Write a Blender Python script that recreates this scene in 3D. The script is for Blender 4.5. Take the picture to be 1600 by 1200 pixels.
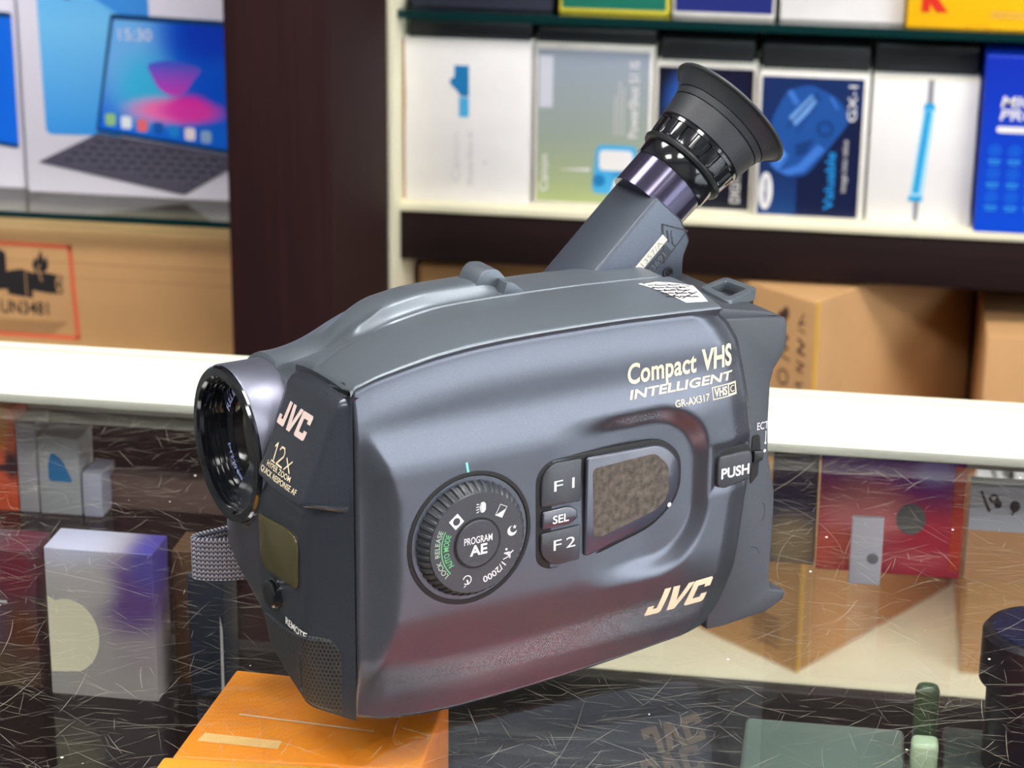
import bpy, bmesh, math, random
import numpy as np
from mathutils import Vector, Matrix
random.seed(7)
for o in list(bpy.data.objects): bpy.data.objects.remove(o)
SC = bpy.context.scene
COL = SC.collection
PI = math.pi
R = math.radians

# ---------------------------------------------------------------- camera
ZG = 0.95                                   # height of the counter's glass top above the floor
pitch, yaw, roll = R(19), R(8.8), R(.63)
fw = Vector((-math.sin(yaw)*math.cos(pitch), math.cos(yaw)*math.cos(pitch), -math.sin(pitch)))
rt = Vector((math.cos(yaw), math.sin(yaw), 0)); up = rt.cross(fw)
rt2 = rt*math.cos(roll)+up*math.sin(roll); up2 = -rt*math.sin(roll)+up*math.cos(roll)
camd = bpy.data.cameras.new('camera'); cam = bpy.data.objects.new('camera', camd); COL.objects.link(cam)
M = Matrix((rt2, up2, -fw)).transposed().to_4x4(); M.translation = (0, 0, ZG+.34)
cam.matrix_world = M
camd.sensor_width = 36; camd.lens = 80.1; camd.clip_start = .02; camd.clip_end = 30
camd.dof.use_dof = True; camd.dof.focus_distance = .735; camd.dof.aperture_fstop = 27
SC.camera = cam
# ---------------------------------------------------------------- world, exposure
w_ = bpy.data.worlds.new('world'); SC.world = w_; w_.use_nodes = True
w_.node_tree.nodes['Background'].inputs[0].default_value = (.8, .86, 1, 1)
w_.node_tree.nodes['Background'].inputs[1].default_value = .25
SC.view_settings.view_transform = 'Standard'; SC.view_settings.look = 'None'
SC.view_settings.exposure = 0.0; SC.view_settings.gamma = 1
LAMP = 28.0          # strength of the ceiling panels
ADDED_WINDOW = 6.5         # glow of an added window that brightens the camcorder side
STRIP = 9.0          # strength of the shelf light strips

# ---------------------------------------------------------------- materials
def nodes(m): return m.node_tree.nodes, m.node_tree.links
def srgb(r, g=None, b=None):
    if g is None: g = b = r
    f = lambda c: (c/255/12.92 if c/255 <= .04045 else ((c/255+.055)/1.055)**2.4)
    return (f(r), f(g), f(b))
def mat(name, col, rough=.5, metal=0, spec=.5, bump=0, bscale=400, vary=0, vscale=20, coat=0, emit=0, stretch=None, coat_rough=.1):
    m = bpy.data.materials.new(name); m.use_nodes = True
    N, L = nodes(m); p = N['Principled BSDF']
    p.inputs['Base Color'].default_value = (*col, 1)
    p.inputs['Roughness'].default_value = rough; p.inputs['Metallic'].default_value = metal
    p.inputs['Specular IOR Level'].default_value = spec
    p.inputs['Coat Weight'].default_value = coat; p.inputs['Coat Roughness'].default_value = coat_rough
    if emit:
        p.inputs['Emission Color'].default_value = (*col, 1); p.inputs['Emission Strength'].default_value = emit
    if bump or vary:
        tc = N.new('ShaderNodeTexCoord'); mp = N.new('ShaderNodeMapping'); L.new(tc.outputs['Object'], mp.inputs[0])
        if stretch: mp.inputs['Scale'].default_value = stretch
    if bump:
        n = N.new('ShaderNodeTexNoise'); n.inputs['Scale'].default_value = bscale; n.inputs['Detail'].default_value = 3
        L.new(mp.outputs[0], n.inputs['Vector'])
        b = N.new('ShaderNodeBump'); b.inputs['Strength'].default_value = bump; b.inputs['Distance'].default_value = .0005
        L.new(n.outputs['Fac'], b.inputs['Height']); L.new(b.outputs[0], p.inputs['Normal'])
    if vary:
        n = N.new('ShaderNodeTexNoise'); n.inputs['Scale'].default_value = vscale; n.inputs['Detail'].default_value = 6
        L.new(mp.outputs[0], n.inputs['Vector'])
        r = N.new('ShaderNodeValToRGB'); r.color_ramp.elements[0].position = .3; r.color_ramp.elements[1].position = .7
        r.color_ramp.elements[0].color = (*[c*(1-vary) for c in col], 1); r.color_ramp.elements[1].color = (*[min(1, c*(1+vary)) for c in col], 1)
        L.new(n.outputs['Fac'], r.inputs[0]); L.new(r.outputs[0], p.inputs['Base Color'])
    return m
def gradmat(name, stops, axis='Z', lo=0, hi=1, rough=.4, vary=0):
    """printed colour run along a local axis (metres) of the thing"""
    m = mat(name, stops[0][1], rough); N, L = nodes(m); p = N['Principled BSDF']
    tc = N.new('ShaderNodeTexCoord'); sx = N.new('ShaderNodeSeparateXYZ'); L.new(tc.outputs['Object'], sx.inputs[0])
    mr = N.new('ShaderNodeMapRange'); mr.inputs[1].default_value = lo; mr.inputs[2].default_value = hi
    L.new(sx.outputs[axis], mr.inputs[0])
    r = N.new('ShaderNodeValToRGB'); e = r.color_ramp.elements
    while len(e) < len(stops): e.new(.5)
    for i, (pos, c) in enumerate(stops): e[i].position = pos; e[i].color = (*c, 1)
    L.new(mr.outputs[0], r.inputs[0]); L.new(r.outputs[0], p.inputs['Base Color'])
    return m
def blobmat(name, base, blobs, rough=.35):
    """printed picture: soft colour spots (x, z, radius x, radius z, colour) over a base colour, in local metres"""
    m = mat(name, base, rough); N, L = nodes(m); p = N['Principled BSDF']
    tc = N.new('ShaderNodeTexCoord'); prev = None
    for (bx, bz, rx, rz, c) in blobs:
        mp = N.new('ShaderNodeMapping'); mp.vector_type = 'POINT'
        mp.inputs['Scale'].default_value = (1/rx, 0, 1/rz); mp.inputs['Location'].default_value = (-bx/rx, 0, -bz/rz)
        L.new(tc.outputs['Object'], mp.inputs[0])
        ln = N.new('ShaderNodeVectorMath'); ln.operation = 'LENGTH'; L.new(mp.outputs[0], ln.inputs[0])
        mr = N.new('ShaderNodeMapRange'); mr.interpolation_type = 'SMOOTHSTEP'
        mr.inputs[1].default_value = 1; mr.inputs[2].default_value = .25; L.new(ln.outputs['Value'], mr.inputs[0])
        mx = N.new('ShaderNodeMix'); mx.data_type = 'RGBA'; L.new(mr.outputs[0], mx.inputs[0])
        if prev: L.new(prev, mx.inputs[6])
        else: mx.inputs[6].default_value = (*base, 1)
        mx.inputs[7].default_value = (*c, 1); prev = mx.outputs[2]
    L.new(prev, p.inputs['Base Color'])
    return m
def glassmat(name, tint=(1, 1, 1), extra=0.0):
    """clear pane: transparent with Fresnel (Schlick) gloss on both faces"""
    m = bpy.data.materials.new(name); m.use_nodes = True; N, L = nodes(m)
    for n in list(N):
        if n.type != 'OUTPUT_MATERIAL': N.remove(n)
    out = [n for n in N if n.type == 'OUTPUT_MATERIAL'][0]
    g = N.new('ShaderNodeNewGeometry'); d = N.new('ShaderNodeVectorMath'); d.operation = 'DOT_PRODUCT'
    L.new(g.outputs['Incoming'], d.inputs[0]); L.new(g.outputs['Normal'], d.inputs[1])
    def mt(op, a, b=None):
        n = N.new('ShaderNodeMath'); n.operation = op
        for i, x in enumerate((a, b)):
            if x is None: continue
            if isinstance(x, (int, float)): n.inputs[i].default_value = x
            else: L.new(x, n.inputs[i])
        return n.outputs[0]
    a = mt('ABSOLUTE', d.outputs['Value']); a = mt('SUBTRACT', 1, a); a = mt('POWER', a, 5); a = mt('MULTIPLY', a, .96-extra); a = mt('ADD', a, .04+extra)
    t = N.new('ShaderNodeBsdfTransparent'); t.inputs[0].default_value = (*tint, 1)
    gl = N.new('ShaderNodeBsdfGlossy'); gl.inputs['Roughness'].default_value = 0.0
    mx = N.new('ShaderNodeMixShader'); L.new(a, mx.inputs[0]); L.new(t.outputs[0], mx.inputs[1]); L.new(gl.outputs[0], mx.inputs[2])
    L.new(mx.outputs[0], out.inputs[0])
    return m

# ---------------------------------------------------------------- mesh helpers
def link(o, parent=None):
    COL.objects.link(o)
    if parent is not None: o.parent = parent
    return o
def mesh(name, V, F, m, parent=None, smooth=False, loc=None, mats=None, fm=None, fix=True):
    me = bpy.data.meshes.new(name); me.from_pydata([tuple(v) for v in V], [], F)
    if fix:
        bm = bmesh.new(); bm.from_mesh(me); bmesh.ops.recalc_face_normals(bm, faces=bm.faces); bm.to_mesh(me); bm.free()
    me.materials.append(m)
    for mm in (mats or []): me.materials.append(mm)
    if fm: 
        for i, k in enumerate(fm): me.polygons[i].material_index = k
    if smooth: me.polygons.foreach_set('use_smooth', [True]*len(me.polygons))
    me.update()
    o = bpy.data.objects.new(name, me)
    if loc: o.location = loc
    return link(o, parent)
def bevel(o, w, seg=3, ang=30):
    b = o.modifiers.new('bevel', 'BEVEL'); b.width = w; b.segments = seg; b.limit_method = 'ANGLE'; b.angle_limit = R(ang)
    b.harden_normals = False
    for p in o.data.polygons: p.use_smooth = True
    return o
def autosmooth(o, ang=35):
    me = o.data; me.polygons.foreach_set('use_smooth', [True]*len(me.polygons))
    me.set_sharp_from_angle(angle=R(ang)); return o
def boxVF(x0, x1, y0, y1, z0, z1):
    V = [(x, y, z) for z in (z0, z1) for y in (y0, y1) for x in (x0, x1)]
    F = [(0, 2, 3, 1), (4, 5, 7, 6), (0, 1, 5, 4), (2, 6, 7, 3), (0, 4, 6, 2), (1, 3, 7, 5)]
    return V, F
def box(name, x0, x1, y0, y1, z0, z1, m, parent=None, bev=0, seg=2):
    V, F = boxVF(x0, x1, y0, y1, z0, z1); o = mesh(name, V, F, m, parent)
    if bev: bevel(o, bev, seg)
    return o
def hexa(name, V8, m, parent=None, bev=0, seg=3):
    F = [(0, 2, 3, 1), (4, 5, 7, 6), (0, 1, 5, 4), (2, 6, 7, 3), (0, 4, 6, 2), (1, 3, 7, 5)]
    o = mesh(name, V8, F, m, parent)
    if bev: bevel(o, bev, seg)
    return o
def prism(name, poly, f, a, b, m, parent=None, bev=0, seg=3):
    """poly: 2D outline; f(p, h) -> 3D; extruded from h=a to h=b"""
    n = len(poly); V = [f(p, a) for p in poly]+[f(p, b) for p in poly]
    F = [tuple(range(n)), tuple(range(2*n-1, n-1, -1))]+[(i, (i+1) % n, n+(i+1) % n, n+i) for i in range(n)]
    o = mesh(name, V, F, m, parent)
    if bev: bevel(o, bev, seg)
    return o
def frame_of(axis):
    a = Vector(axis).normalized(); t = Vector((0, 0, 1)) if abs(a.z) < .9 else Vector((1, 0, 0))
    x = t.cross(a).normalized(); y = a.cross(x); return a, x, y
def latheVF(org, axis, prof, n=64, rfun=None):
    a, x, y = frame_of(axis); org = Vector(org); V = []; F = []
    for k, (s, r) in enumerate(prof):
        for i in range(n):
            t = 2*PI*i/n; rr = r if rfun is None else rfun(k, t, r)
            V.append(org+a*s+(x*math.cos(t)+y*math.sin(t))*rr)
    for k in range(len(prof)-1):
        for i in range(n):
            j = (i+1) % n; F.append((k*n+i, k*n+j, (k+1)*n+j, (k+1)*n+i))
    return V, F
def lathe(name, org, axis, prof, m, parent=None, n=64, rfun=None, caps=(True, True), ang=35):
    V, F = latheVF(org, axis, prof, n, rfun)
    if caps[0]: F.append(tuple(range(n)))
    if caps[1]: F.append(tuple(range((len(prof)-1)*n, len(prof)*n)))
    o = mesh(name, V, F, m, parent); return autosmooth(o, ang)
def loft(name, rings, m, parent=None, smooth=True, caps=True, closed=True, ang=35):
    n = len(rings[0]); V = [p for r in rings for p in r]; F = []
    for k in range(len(rings)-1):
        for i in range(n if closed else n-1):
            j = (i+1) % n; F.append((k*n+i, k*n+j, (k+1)*n+j, (k+1)*n+i))
    if caps: F.append(tuple(range(n))); F.append(tuple(range((len(rings)-1)*n, len(rings)*n)))
    o = mesh(name, V, F, m, parent); return autosmooth(o, ang)
def tubeVF(pts, r, n=8, flat=None):
    V = []; F = []; P = [Vector(p) for p in pts]
    for k, p in enumerate(P):
        d = (P[min(k+1, len(P)-1)]-P[max(k-1, 0)]).normalized(); a, x, y = frame_of(d)
        for i in range(n):
            t = 2*PI*i/n; V.append(p+(x*math.cos(t)+y*math.sin(t))*r)
        if k:
            for i in range(n):
                j = (i+1) % n; F.append(((k-1)*n+i, (k-1)*n+j, k*n+j, k*n+i))
    F.append(tuple(range(n))); F.append(tuple(range((len(P)-1)*n, len(P)*n)))
    return V, F
class Flat:
    """flat print in (x, y), mapped onto a surface afterwards"""
    def __init__(s): s.V = []; s.F = []
    def add(s, V, F):
        k = len(s.V); s.V += [tuple(v[:2]) for v in V]; s.F += [tuple(i+k for i in f) for f in F]; return s
    def poly(s, pts):
        bm = bmesh.new(); vs = [bm.verts.new((p[0], p[1], 0)) for p in pts]
        f = bm.faces.new(vs); f.normal_update(); bmesh.ops.triangulate(bm, faces=[f]); bm.verts.index_update()
        s.add([v.co for v in bm.verts], [[v.index for v in f.verts] for f in bm.faces]); bm.free(); return s
    def rect(s, x0, y0, x1, y1): return s.poly([(x0, y0), (x1, y0), (x1, y1), (x0, y1)])
    def ring(s, cx, cy, r0, r1, a0=0, a1=360, n=32, ax=1, ay=1):
        V = []; F = []
        for i in range(n+1):
            t = R(a0+(a1-a0)*i/n)
            V += [(cx+ax*r0*math.cos(t), cy+ay*r0*math.sin(t)), (cx+ax*r1*math.cos(t), cy+ay*r1*math.sin(t))]
            if i: k = 2*i; F.append((k-2, k-1, k+1, k))
        return s.add(V, F)
    def disc(s, cx, cy, rx, ry=None, n=24):
        ry = ry or rx; return s.poly([(cx+rx*math.cos(2*PI*i/n), cy+ry*math.sin(2*PI*i/n)) for i in range(n)])
    def line(s, pts, w):
        for (a, b) in zip(pts[:-1], pts[1:]):
            dx, dy = b[0]-a[0], b[1]-a[1]; l = math.hypot(dx, dy) or 1; nx, ny = -dy/l*w/2, dx/l*w/2; ex, ey = dx/l*w*.3, dy/l*w*.3
            s.add([(a[0]-ex+nx, a[1]-ey+ny), (a[0]-ex-nx, a[1]-ey-ny), (b[0]+ex-nx, b[1]+ey-ny), (b[0]+ex+nx, b[1]+ey+ny)], [(0, 1, 2, 3)])
        return s
    def text(s, t, x, y, h, width=None, bold=0, shear=0, align='L', rot=0, sp=1.0):
        """capital height h; fitted to width when given; lower left corner at (x, y)"""
        cu = bpy.data.curves.new('t', 'FONT'); cu.body = t; cu.size = 1; cu.offset = bold; cu.shear = 0; cu.space_character = sp; cu.resolution_u = 4
        ob = bpy.data.objects.new('t', cu); me = bpy.data.meshes.new_from_object(ob)
        V = [(v.co.x, v.co.y) for v in me.vertices]; F = [tuple(p.vertices) for p in me.polygons]
        bpy.data.objects.remove(ob); bpy.data.curves.remove(cu); bpy.data.meshes.remove(me)
        if not V: return s
        cap = .70
        x0 = min(v[0] for v in V); x1 = max(v[0] for v in V); k = h/cap; kx = (width/(x1-x0)) if width else k
        W = (x1-x0)*kx; ox = {'L': 0, 'C': -W/2, 'R': -W}[align]; c, q = math.cos(R(rot)), math.sin(R(rot)); out = []
        for (a, b) in V:
            X = (a-x0)*kx+ox+shear*b*k; Y = b*k; out.append((x+X*c-Y*q, y+X*q+Y*c))
        return s.add(out, F)
    def xform(s, f): s.V = [f(*v) for v in s.V]; return s
    def obj(s, name, f, m, parent, cut=None):
        V, F = s.V, s.F
        if cut:
            bm = bmesh.new(); vs = [bm.verts.new((x, y, 0)) for x, y in V]
            for q in F:
                try: bm.faces.new([vs[i] for i in q])
                except ValueError: pass
            xs = [v[0] for v in V]; ys = [v[1] for v in V]
            for ax, lo, hi in ((0, min(xs), max(xs)), (1, min(ys), max(ys))):
                k = lo+cut
                while k < hi:
                    no = (1, 0, 0) if ax == 0 else (0, 1, 0); co = (k, 0, 0) if ax == 0 else (0, k, 0)
                    bmesh.ops.bisect_plane(bm, geom=bm.verts[:]+bm.edges[:]+bm.faces[:], plane_co=co, plane_no=no); k += cut
            bm.verts.index_update(); V = [(v.co.x, v.co.y) for v in bm.verts]; F = [[v.index for v in f_.verts] for f_ in bm.faces]; bm.free()
        return mesh(name, [f(*v) for v in V], F, m, parent, fix=False)
def empty(name, loc=(0, 0, 0), rz=0):
    o = bpy.data.objects.new(name, None); o.location = loc; o.rotation_euler = (0, 0, rz); o.empty_display_size = .05; COL.objects.link(o); return o
def tag(o, label, cat, group=None):
    o['label'] = label; o['category'] = cat
    if group: o['group'] = group
    return o
def struct(o): o['kind'] = 'structure'; return o
def ss(a, b, x):
    t = min(1, max(0, (x-a)/(b-a))); return t*t*(3-2*t)
def interp(x, P):
    if x <= P[0][0]: return P[0][1]
    for (a, b), (c, d) in zip(P[:-1], P[1:]):
        if x <= c: return b+(d-b)*(x-a)/(c-a)
    return P[-1][1]
def poly_round(pts, r, n=5):
    out = []; N = len(pts)
    for i in range(N):
        p = Vector(pts[i]); a = Vector(pts[i-1])-p; b = Vector(pts[(i+1) % N])-p
        rr = r[i] if isinstance(r, (list, tuple)) else r
        la, lb = a.length, b.length; q = min(rr, la*.49, lb*.49); A = p+a/la*q; B = p+b/lb*q
        for k in range(n+1):
            t = k/n; out.append(tuple(A*(1-t)**2+p*2*t*(1-t)+B*t*t))
    return out
def jvc_logo(F, x, y, w, h, shear=.25):
    sx = (w-shear*h)/26; sy = h/9.6
    def g(P): F.poly([(x+a*sx+shear*b*sy, y+b*sy) for a, b in P])
    g([(0, .5), (.5, 0), (6.3, 0), (7, .7), (7, 9.6), (4.3, 9.6), (4.3, 2.3), (2.6, 2.3), (2.6, 3.6), (0, 3.6)])
    g([(8.0, 9.6), (10.8, 9.6), (12.2, 3.4), (14.6, 9.6), (17.3, 9.6), (13.2, 0), (9.9, 0)])
    g([(17.2, .7), (17.9, 0), (25.3, 0), (26, .7), (26, 3.5), (23.3, 3.5), (23.3, 2.3), (20, 2.3), (20, 7.3), (23.3, 7.3), (23.3, 6.1), (26, 6.1), (26, 8.9), (25.3, 9.6), (17.9, 9.6), (17.2, 8.9)])
    return F
# ================================================================ the shop room
m_wall = mat('grey_wall_paint', srgb(150, 150, 150), .8, bump=.1, bscale=200)
m_floor = mat('grey_floor_tile', srgb(95, 90, 86), .35, vary=.2, vscale=3)
m_ceil = mat('white_ceiling', srgb(225, 225, 222), .9, bump=.05, bscale=100)
XL, XR, YB, YF, ZC = -2.3, 2.3, 2.62, -2.3, 2.75
struct(box('floor', XL, XR, YF, YB, -.08, 0, m_floor))
struct(box('ceiling', XL, XR, YF, YB, ZC, ZC+.08, m_ceil))
struct(box('wall_back', XL, XR, YB, YB+.08, 0, ZC, m_wall))
struct(box('wall_front', XL, XR, YF-.08, YF, 0, ZC, m_wall))
struct(box('wall_left', XL-.08, XL, YF, YB, 0, ZC, m_wall))
V, F = [], []
for (y0_, y1_, z0_, z1_) in ((YF, -1.3, 0, ZC), (1.1, YB, 0, ZC), (-1.3, 1.1, 0, .85), (-1.3, 1.1, 2.25, ZC)):
    v, f = boxVF(XR, XR+.08, y0_, y1_, z0_, z1_); k = len(V); V += v; F += [tuple(i+k for i in q) for q in f]
struct(mesh('wall_right', V, F, m_wall))
win = struct(box('window_1', XR+.03, XR+.045, -1.3, 1.1, .85, 2.25, mat('daylit_frosted_pane', (.86, .92, 1), .4, emit=ADDED_WINDOW)))  # unseen window, added for bright highlights on the camcorder side panel
for (y0_, y1_, z0_, z1_) in ((-1.3, -1.24, .85, 2.25), (1.04, 1.1, .85, 2.25), (-1.24, 1.04, .85, .91), (-1.24, 1.04, 2.19, 2.25), (-.12, -.08, .91, 2.19)):
    box('window_frame', XR+.0, XR+.03, y0_, y1_, z0_, z1_, mat('white_window_frame', srgb(215), .4), win)
m_lamp = mat('lit_diffuser', (1, .98, .95), .5, emit=LAMP)
m_lampf = mat('white_metal_frame', srgb(220), .4)
def ceiling_light(x, y, sx, sy, first=[None]):
    t = empty('ceiling_light', (x, y, ZC-.03))
    if first[0] is None:
        a = box('diffuser', -sx, sx, -sy, sy, -.004, .012, m_lamp, t)
        V = []; F = []
        for (x0, x1, y0, y1) in ((-sx-.02, -sx, -sy-.02, sy+.02), (sx, sx+.02, -sy-.02, sy+.02), (-sx, sx, -sy-.02, -sy), (-sx, sx, sy, sy+.02)):
            v, f = boxVF(x0, x1, y0, y1, -.01, .03); k = len(V); V += v; F += [tuple(i+k for i in q) for q in f]
        b = mesh('frame', V, F, m_lampf, t); first[0] = (a, b)
    else:
        for s in first[0]: c = s.copy(); COL.objects.link(c); c.parent = t
    tag(t, 'square ceiling light panel, '+('left' if x < -.5 else 'middle' if x < .5 else 'right')+(' one over the counter' if y > 0 else ' one over the customer side'), 'ceiling light', 'ceiling light panels')
    return t
for (x, y) in ((-1.1, .75), (.15, .75), (1.2, .75), (-1.1, -.9), (.15, -.9), (1.2, -.9)):
    ceiling_light(x, y, .28, .28)

# ================================================================ wall cabinet with shelves
m_dark = mat('dark_wenge_wood', srgb(40, 17, 18), .7, spec=.2, vary=.25, vscale=6, stretch=(40, 40, .8))
m_darkh = mat('dark_wenge_wood_along', srgb(30, 15, 15), .7, spec=.2, vary=.25, vscale=6, stretch=(.8, 14, 14))
m_cream = mat('cream_melamine', srgb(236, 230, 200), .45, vary=.05, vscale=10)
m_glassedge = mat('dark_green_glass_edge', srgb(12, 45, 45), .15)
m_glass = glassmat('clear_glass')
m_gshelf = glassmat('shelf_glass', (.86, .95, .93), .04)
m_inner = mat('black_shelf_interior', srgb(22, 20, 18), .6)
m_strip = mat('lit_shelf_strip', (1, .97, .9), .5, emit=STRIP)
Z = lambda r: ZG+r
cab = empty('display_cabinet', (0, 2.1, 0)); tag(cab, 'dark wenge wall cabinet with stocked shelves behind the counter', 'cabinet')
def cb(name, x0, x1, y0, y1, z0, z1, m, bev=.001): return box(name, x0, x1, y0-2.1, y1-2.1, z0, z1, m, cab, bev)
cb('upright', -.536, -.4445, 1.85, 2.58, .0, 2.4, m_dark, .002)
cb('upright', 1.3, 1.36, 1.98, 2.58, .0, 2.4, m_dark, .002)
cb('upright', -1.75, -1.69, 1.98, 2.58, .0, 2.4, m_dark, .002)
cb('back_panel', -1.69, -.536, 2.5, 2.58, .0, 2.4, m_cream)
cb('back_panel', -.4445, 1.3, 2.5, 2.58, .0, 2.4, m_inner)
cb('side_liner', -.4445, -.4385, 2.08, 2.5, Z(-.66), 2.4, m_cream)
cb('cornice', -1.75, 1.36, 1.96, 2.58, 2.4, 2.46, m_darkh)
# right bay
cb('shelf_board', -.4385, 1.3, 2.105, 2.5, Z(-.2225), Z(-.2145), m_cream)
cb('shelf_apron', -.4385, 1.3, 2.108, 2.125, Z(-.272), Z(-.2225), m_darkh)
cb('apron_underside', -.4385, 1.3, 2.125, 2.5, Z(-.262), Z(-.2225), m_inner)
cb('bottom_board', -.4385, 1.3, 2.035, 2.5, Z(-.69), Z(-.66), m_cream)
cb('plinth', -.4385, 1.3, 2.06, 2.5, 0, Z(-.69), m_darkh)
def gshelf(x0, x1, y0, y1, z0, z1, e=.004):
    s = cb('glass_shelf', x0, x1, y0+e, y1, z0, z1, m_gshelf, 0)
    f = box('front_edge', x0, x1, y0-2.1, y0+e-2.1, z0, z1, m_glassedge, s)
    return s
gshelf(-.4385, 1.3, 2.10, 2.5, Z(-.0345), Z(-.0265))
cb('upper_door', -.4385, .43, 2.09, 2.11, Z(.22), 2.395, m_dark)  # unseen dark doors, added so the counter glass mirrors something dark
cb('upper_door', .434, 1.3, 2.09, 2.11, Z(.22), 2.395, m_dark)
# left bay
gshelf(-1.69, -.536, 1.975, 2.5, Z(-.2135), Z(-.2075))
cb('upper_door', -1.69, -.538, 1.99, 2.01, Z(.16), 2.395, m_dark)  # unseen dark door, added to darken the reflection like the right bay's
cb('shelf_board', -1.69, -.536, 1.975, 2.5, Z(-.375), Z(-.352), m_cream)
cb('lower_door', -1.69, -.536, 2.0, 2.5, 0.03, Z(-.375), m_darkh)
# light strips fixed under the shelves near the back
for (x0, x1, y, z) in ((-.40, 1.25, 2.13, Z(.205)), (-1.6, -.58, 2.03, Z(.145))):
    s = cb('strip_housing', x0, x1, y, y+.02, z, z+.012, m_lampf, 0)
    box('light_strip', x0+.01, x1-.01, y-2.1+.003, y-2.1+.017, z-.003, z, m_strip, s)

# ================================================================ boxes on the shelves
m_white = mat('white_card', srgb(232, 228, 226), .5, vary=.03, vscale=30)
m_whiteworn = mat('worn_white_card', srgb(225, 220, 212), .55, vary=.08, vscale=60)
m_brown = mat('brown_carton', srgb(196, 150, 100), .75, vary=.07, vscale=14, bump=.2, bscale=300)
m_ink = mat('black_ink', srgb(30, 26, 30), .6)
m_silver = mat('silver_grey_ink', srgb(200, 196, 196), .5)
def carton(name, x, y, z, w, d, h, m, rz=0, bev=.0012, body='box_body'):
    """origin at the lower left corner of the front face; front faces -Y"""
    t = empty(name, (x, y, z), rz)
    b = box(body, 0, w, 0, d, 0, h, m, t, bev)
    return t
def face(t, w, h, off=.0004):
    return lambda x, y: (x*w, -off, y*h)
def lay(t, w, h, name, F, m, off=.0004, aspect=True):
    """print F given in face millimetres"""
    return F.obj(name, lambda x, y: (x/1000, -off, y/1000), m, t)
# --- white box with blue camera picture
ZS = Z(-.2145)
t = carton('camera_box', -.437, 2.12, ZS, .1235, .20, .158, m_white); tag(t, 'white camera box with small blue camera picture, leftmost on the right-hand shelf', 'box')
m_blu = mat('blue_print', srgb(20, 120, 180), .5); m_blu2 = mat('light_blue_print', srgb(70, 170, 220), .5)
lay(t, 0, 0, 'camera_picture', Flat().poly([(50, 134), (64, 134), (64, 104), (56, 104), (52, 110), (47, 114), (45, 119), (50, 123)]), m_blu)
lay(t, 0, 0, 'picture_caption', Flat().rect(54.5, 84, 64, 103), m_blu2)
lay(t, 0, 0, 'lettering', Flat().text('Canon', 55, 20, 8, 48, .008, rot=90), mat('pale_grey_ink', srgb(214, 208, 208), .5))
lay(t, 0, 0, 'lettering', Flat().text('PowerShot A', 68, 18, 5, 52, .008, rot=90).text('IS', 82, 38, 5, rot=90), m_silver)
lay(t, 0, 0, 'worn_edge', Flat().poly([(0, 0), (1.6, 0), (1.4, 60), (2.4, 100), (1.2, 157), (0, 157)]), m_brown, .0002)
# --- grey-green box
g1 = gradmat('grey_to_green_print', [(0, srgb(168, 180, 120)), (.45, srgb(150, 160, 148)), (1, srgb(150, 160, 178))], 'Z', 0, .157)
t = carton('camera_box', -.3105, 2.125, ZS, .113, .20, .157, m_whiteworn); tag(t, 'grey-green gradient camera box with blue badge, second on the shelf', 'box')
lay(t, 0, 0, 'printed_front', Flat().rect(3, 4, 110, 152), g1)
lay(t, 0, 0, 'barcode_sticker', Flat().rect(5, 96, 18, 146), mat('sticker_paper', srgb(205, 205, 215), .5), .0007)
lay(t, 0, 0, 'lettering', Flat().text('Canon', 14, 14, 8, 36, .008, rot=90).text('PowerShot S1 IS', 100, 70, 9, 74, .008, rot=90), m_white, .0008)
lay(t, 0, 0, 'small_print', Flat().line([(78, 72), (78, 110)], 1.2).line([(82, 72), (82, 124)], 1.2).line([(86, 72), (86, 118)], 1.2), m_silver, .0007)
bd = lay(t, 0, 0, 'badge', Flat().poly(poly_round([(57, 14), (100, 14), (100, 62), (61, 62)], 7)), m_blu2, .0007)
lay(bd, 0, 0, 'badge_print', Flat().poly(poly_round([(64, 37), (96, 37), (96, 57), (64, 57)], 5)).poly(poly_round([(75, 12), (97, 14), (97, 30), (80, 30)], 4)), m_white, .001)
lay(bd, 0, 0, 'badge_spot', Flat().disc(64, 27, 6, 6).line([(78, 32), (86, 35), (96, 31)], 2.2), m_blu, .0012)
lay(t, 0, 0, 'light_line', Flat().poly([(24, 36), (55, 38.5), (55, 35.5)]), m_white, .0007)
# --- black box behind the eyepiece
m_nearblack = blobmat('dark_night_print', srgb(16, 18, 34), [(.036, .105, .035, .045, srgb(50, 100, 190)), (.03, .07, .02, .03, srgb(20, 40, 90)), (.075, .12, .03, .03, srgb(20, 22, 50))])
t = carton('camera_box', -.1955, 2.13, ZS, .096, .18, .143, m_whiteworn); tag(t, 'black camera box with worn white edges, half behind the eyepiece', 'box')
lay(t, 0, 0, 'printed_front', Flat().rect(3, 3, 93, 139), m_nearblack)
lay(t, 0, 0, 'lettering', Flat().text('DIGITAL', 84, 10, 9, 40, .02, rot=90), m_silver, .0008)
lay(t, 0, 0, 'logo_patch', Flat().poly([(30, 128), (40, 134), (46, 112), (36, 98), (28, 104)]), mat('bright_blue_print', srgb(70, 120, 210), .4), .0007)
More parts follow.
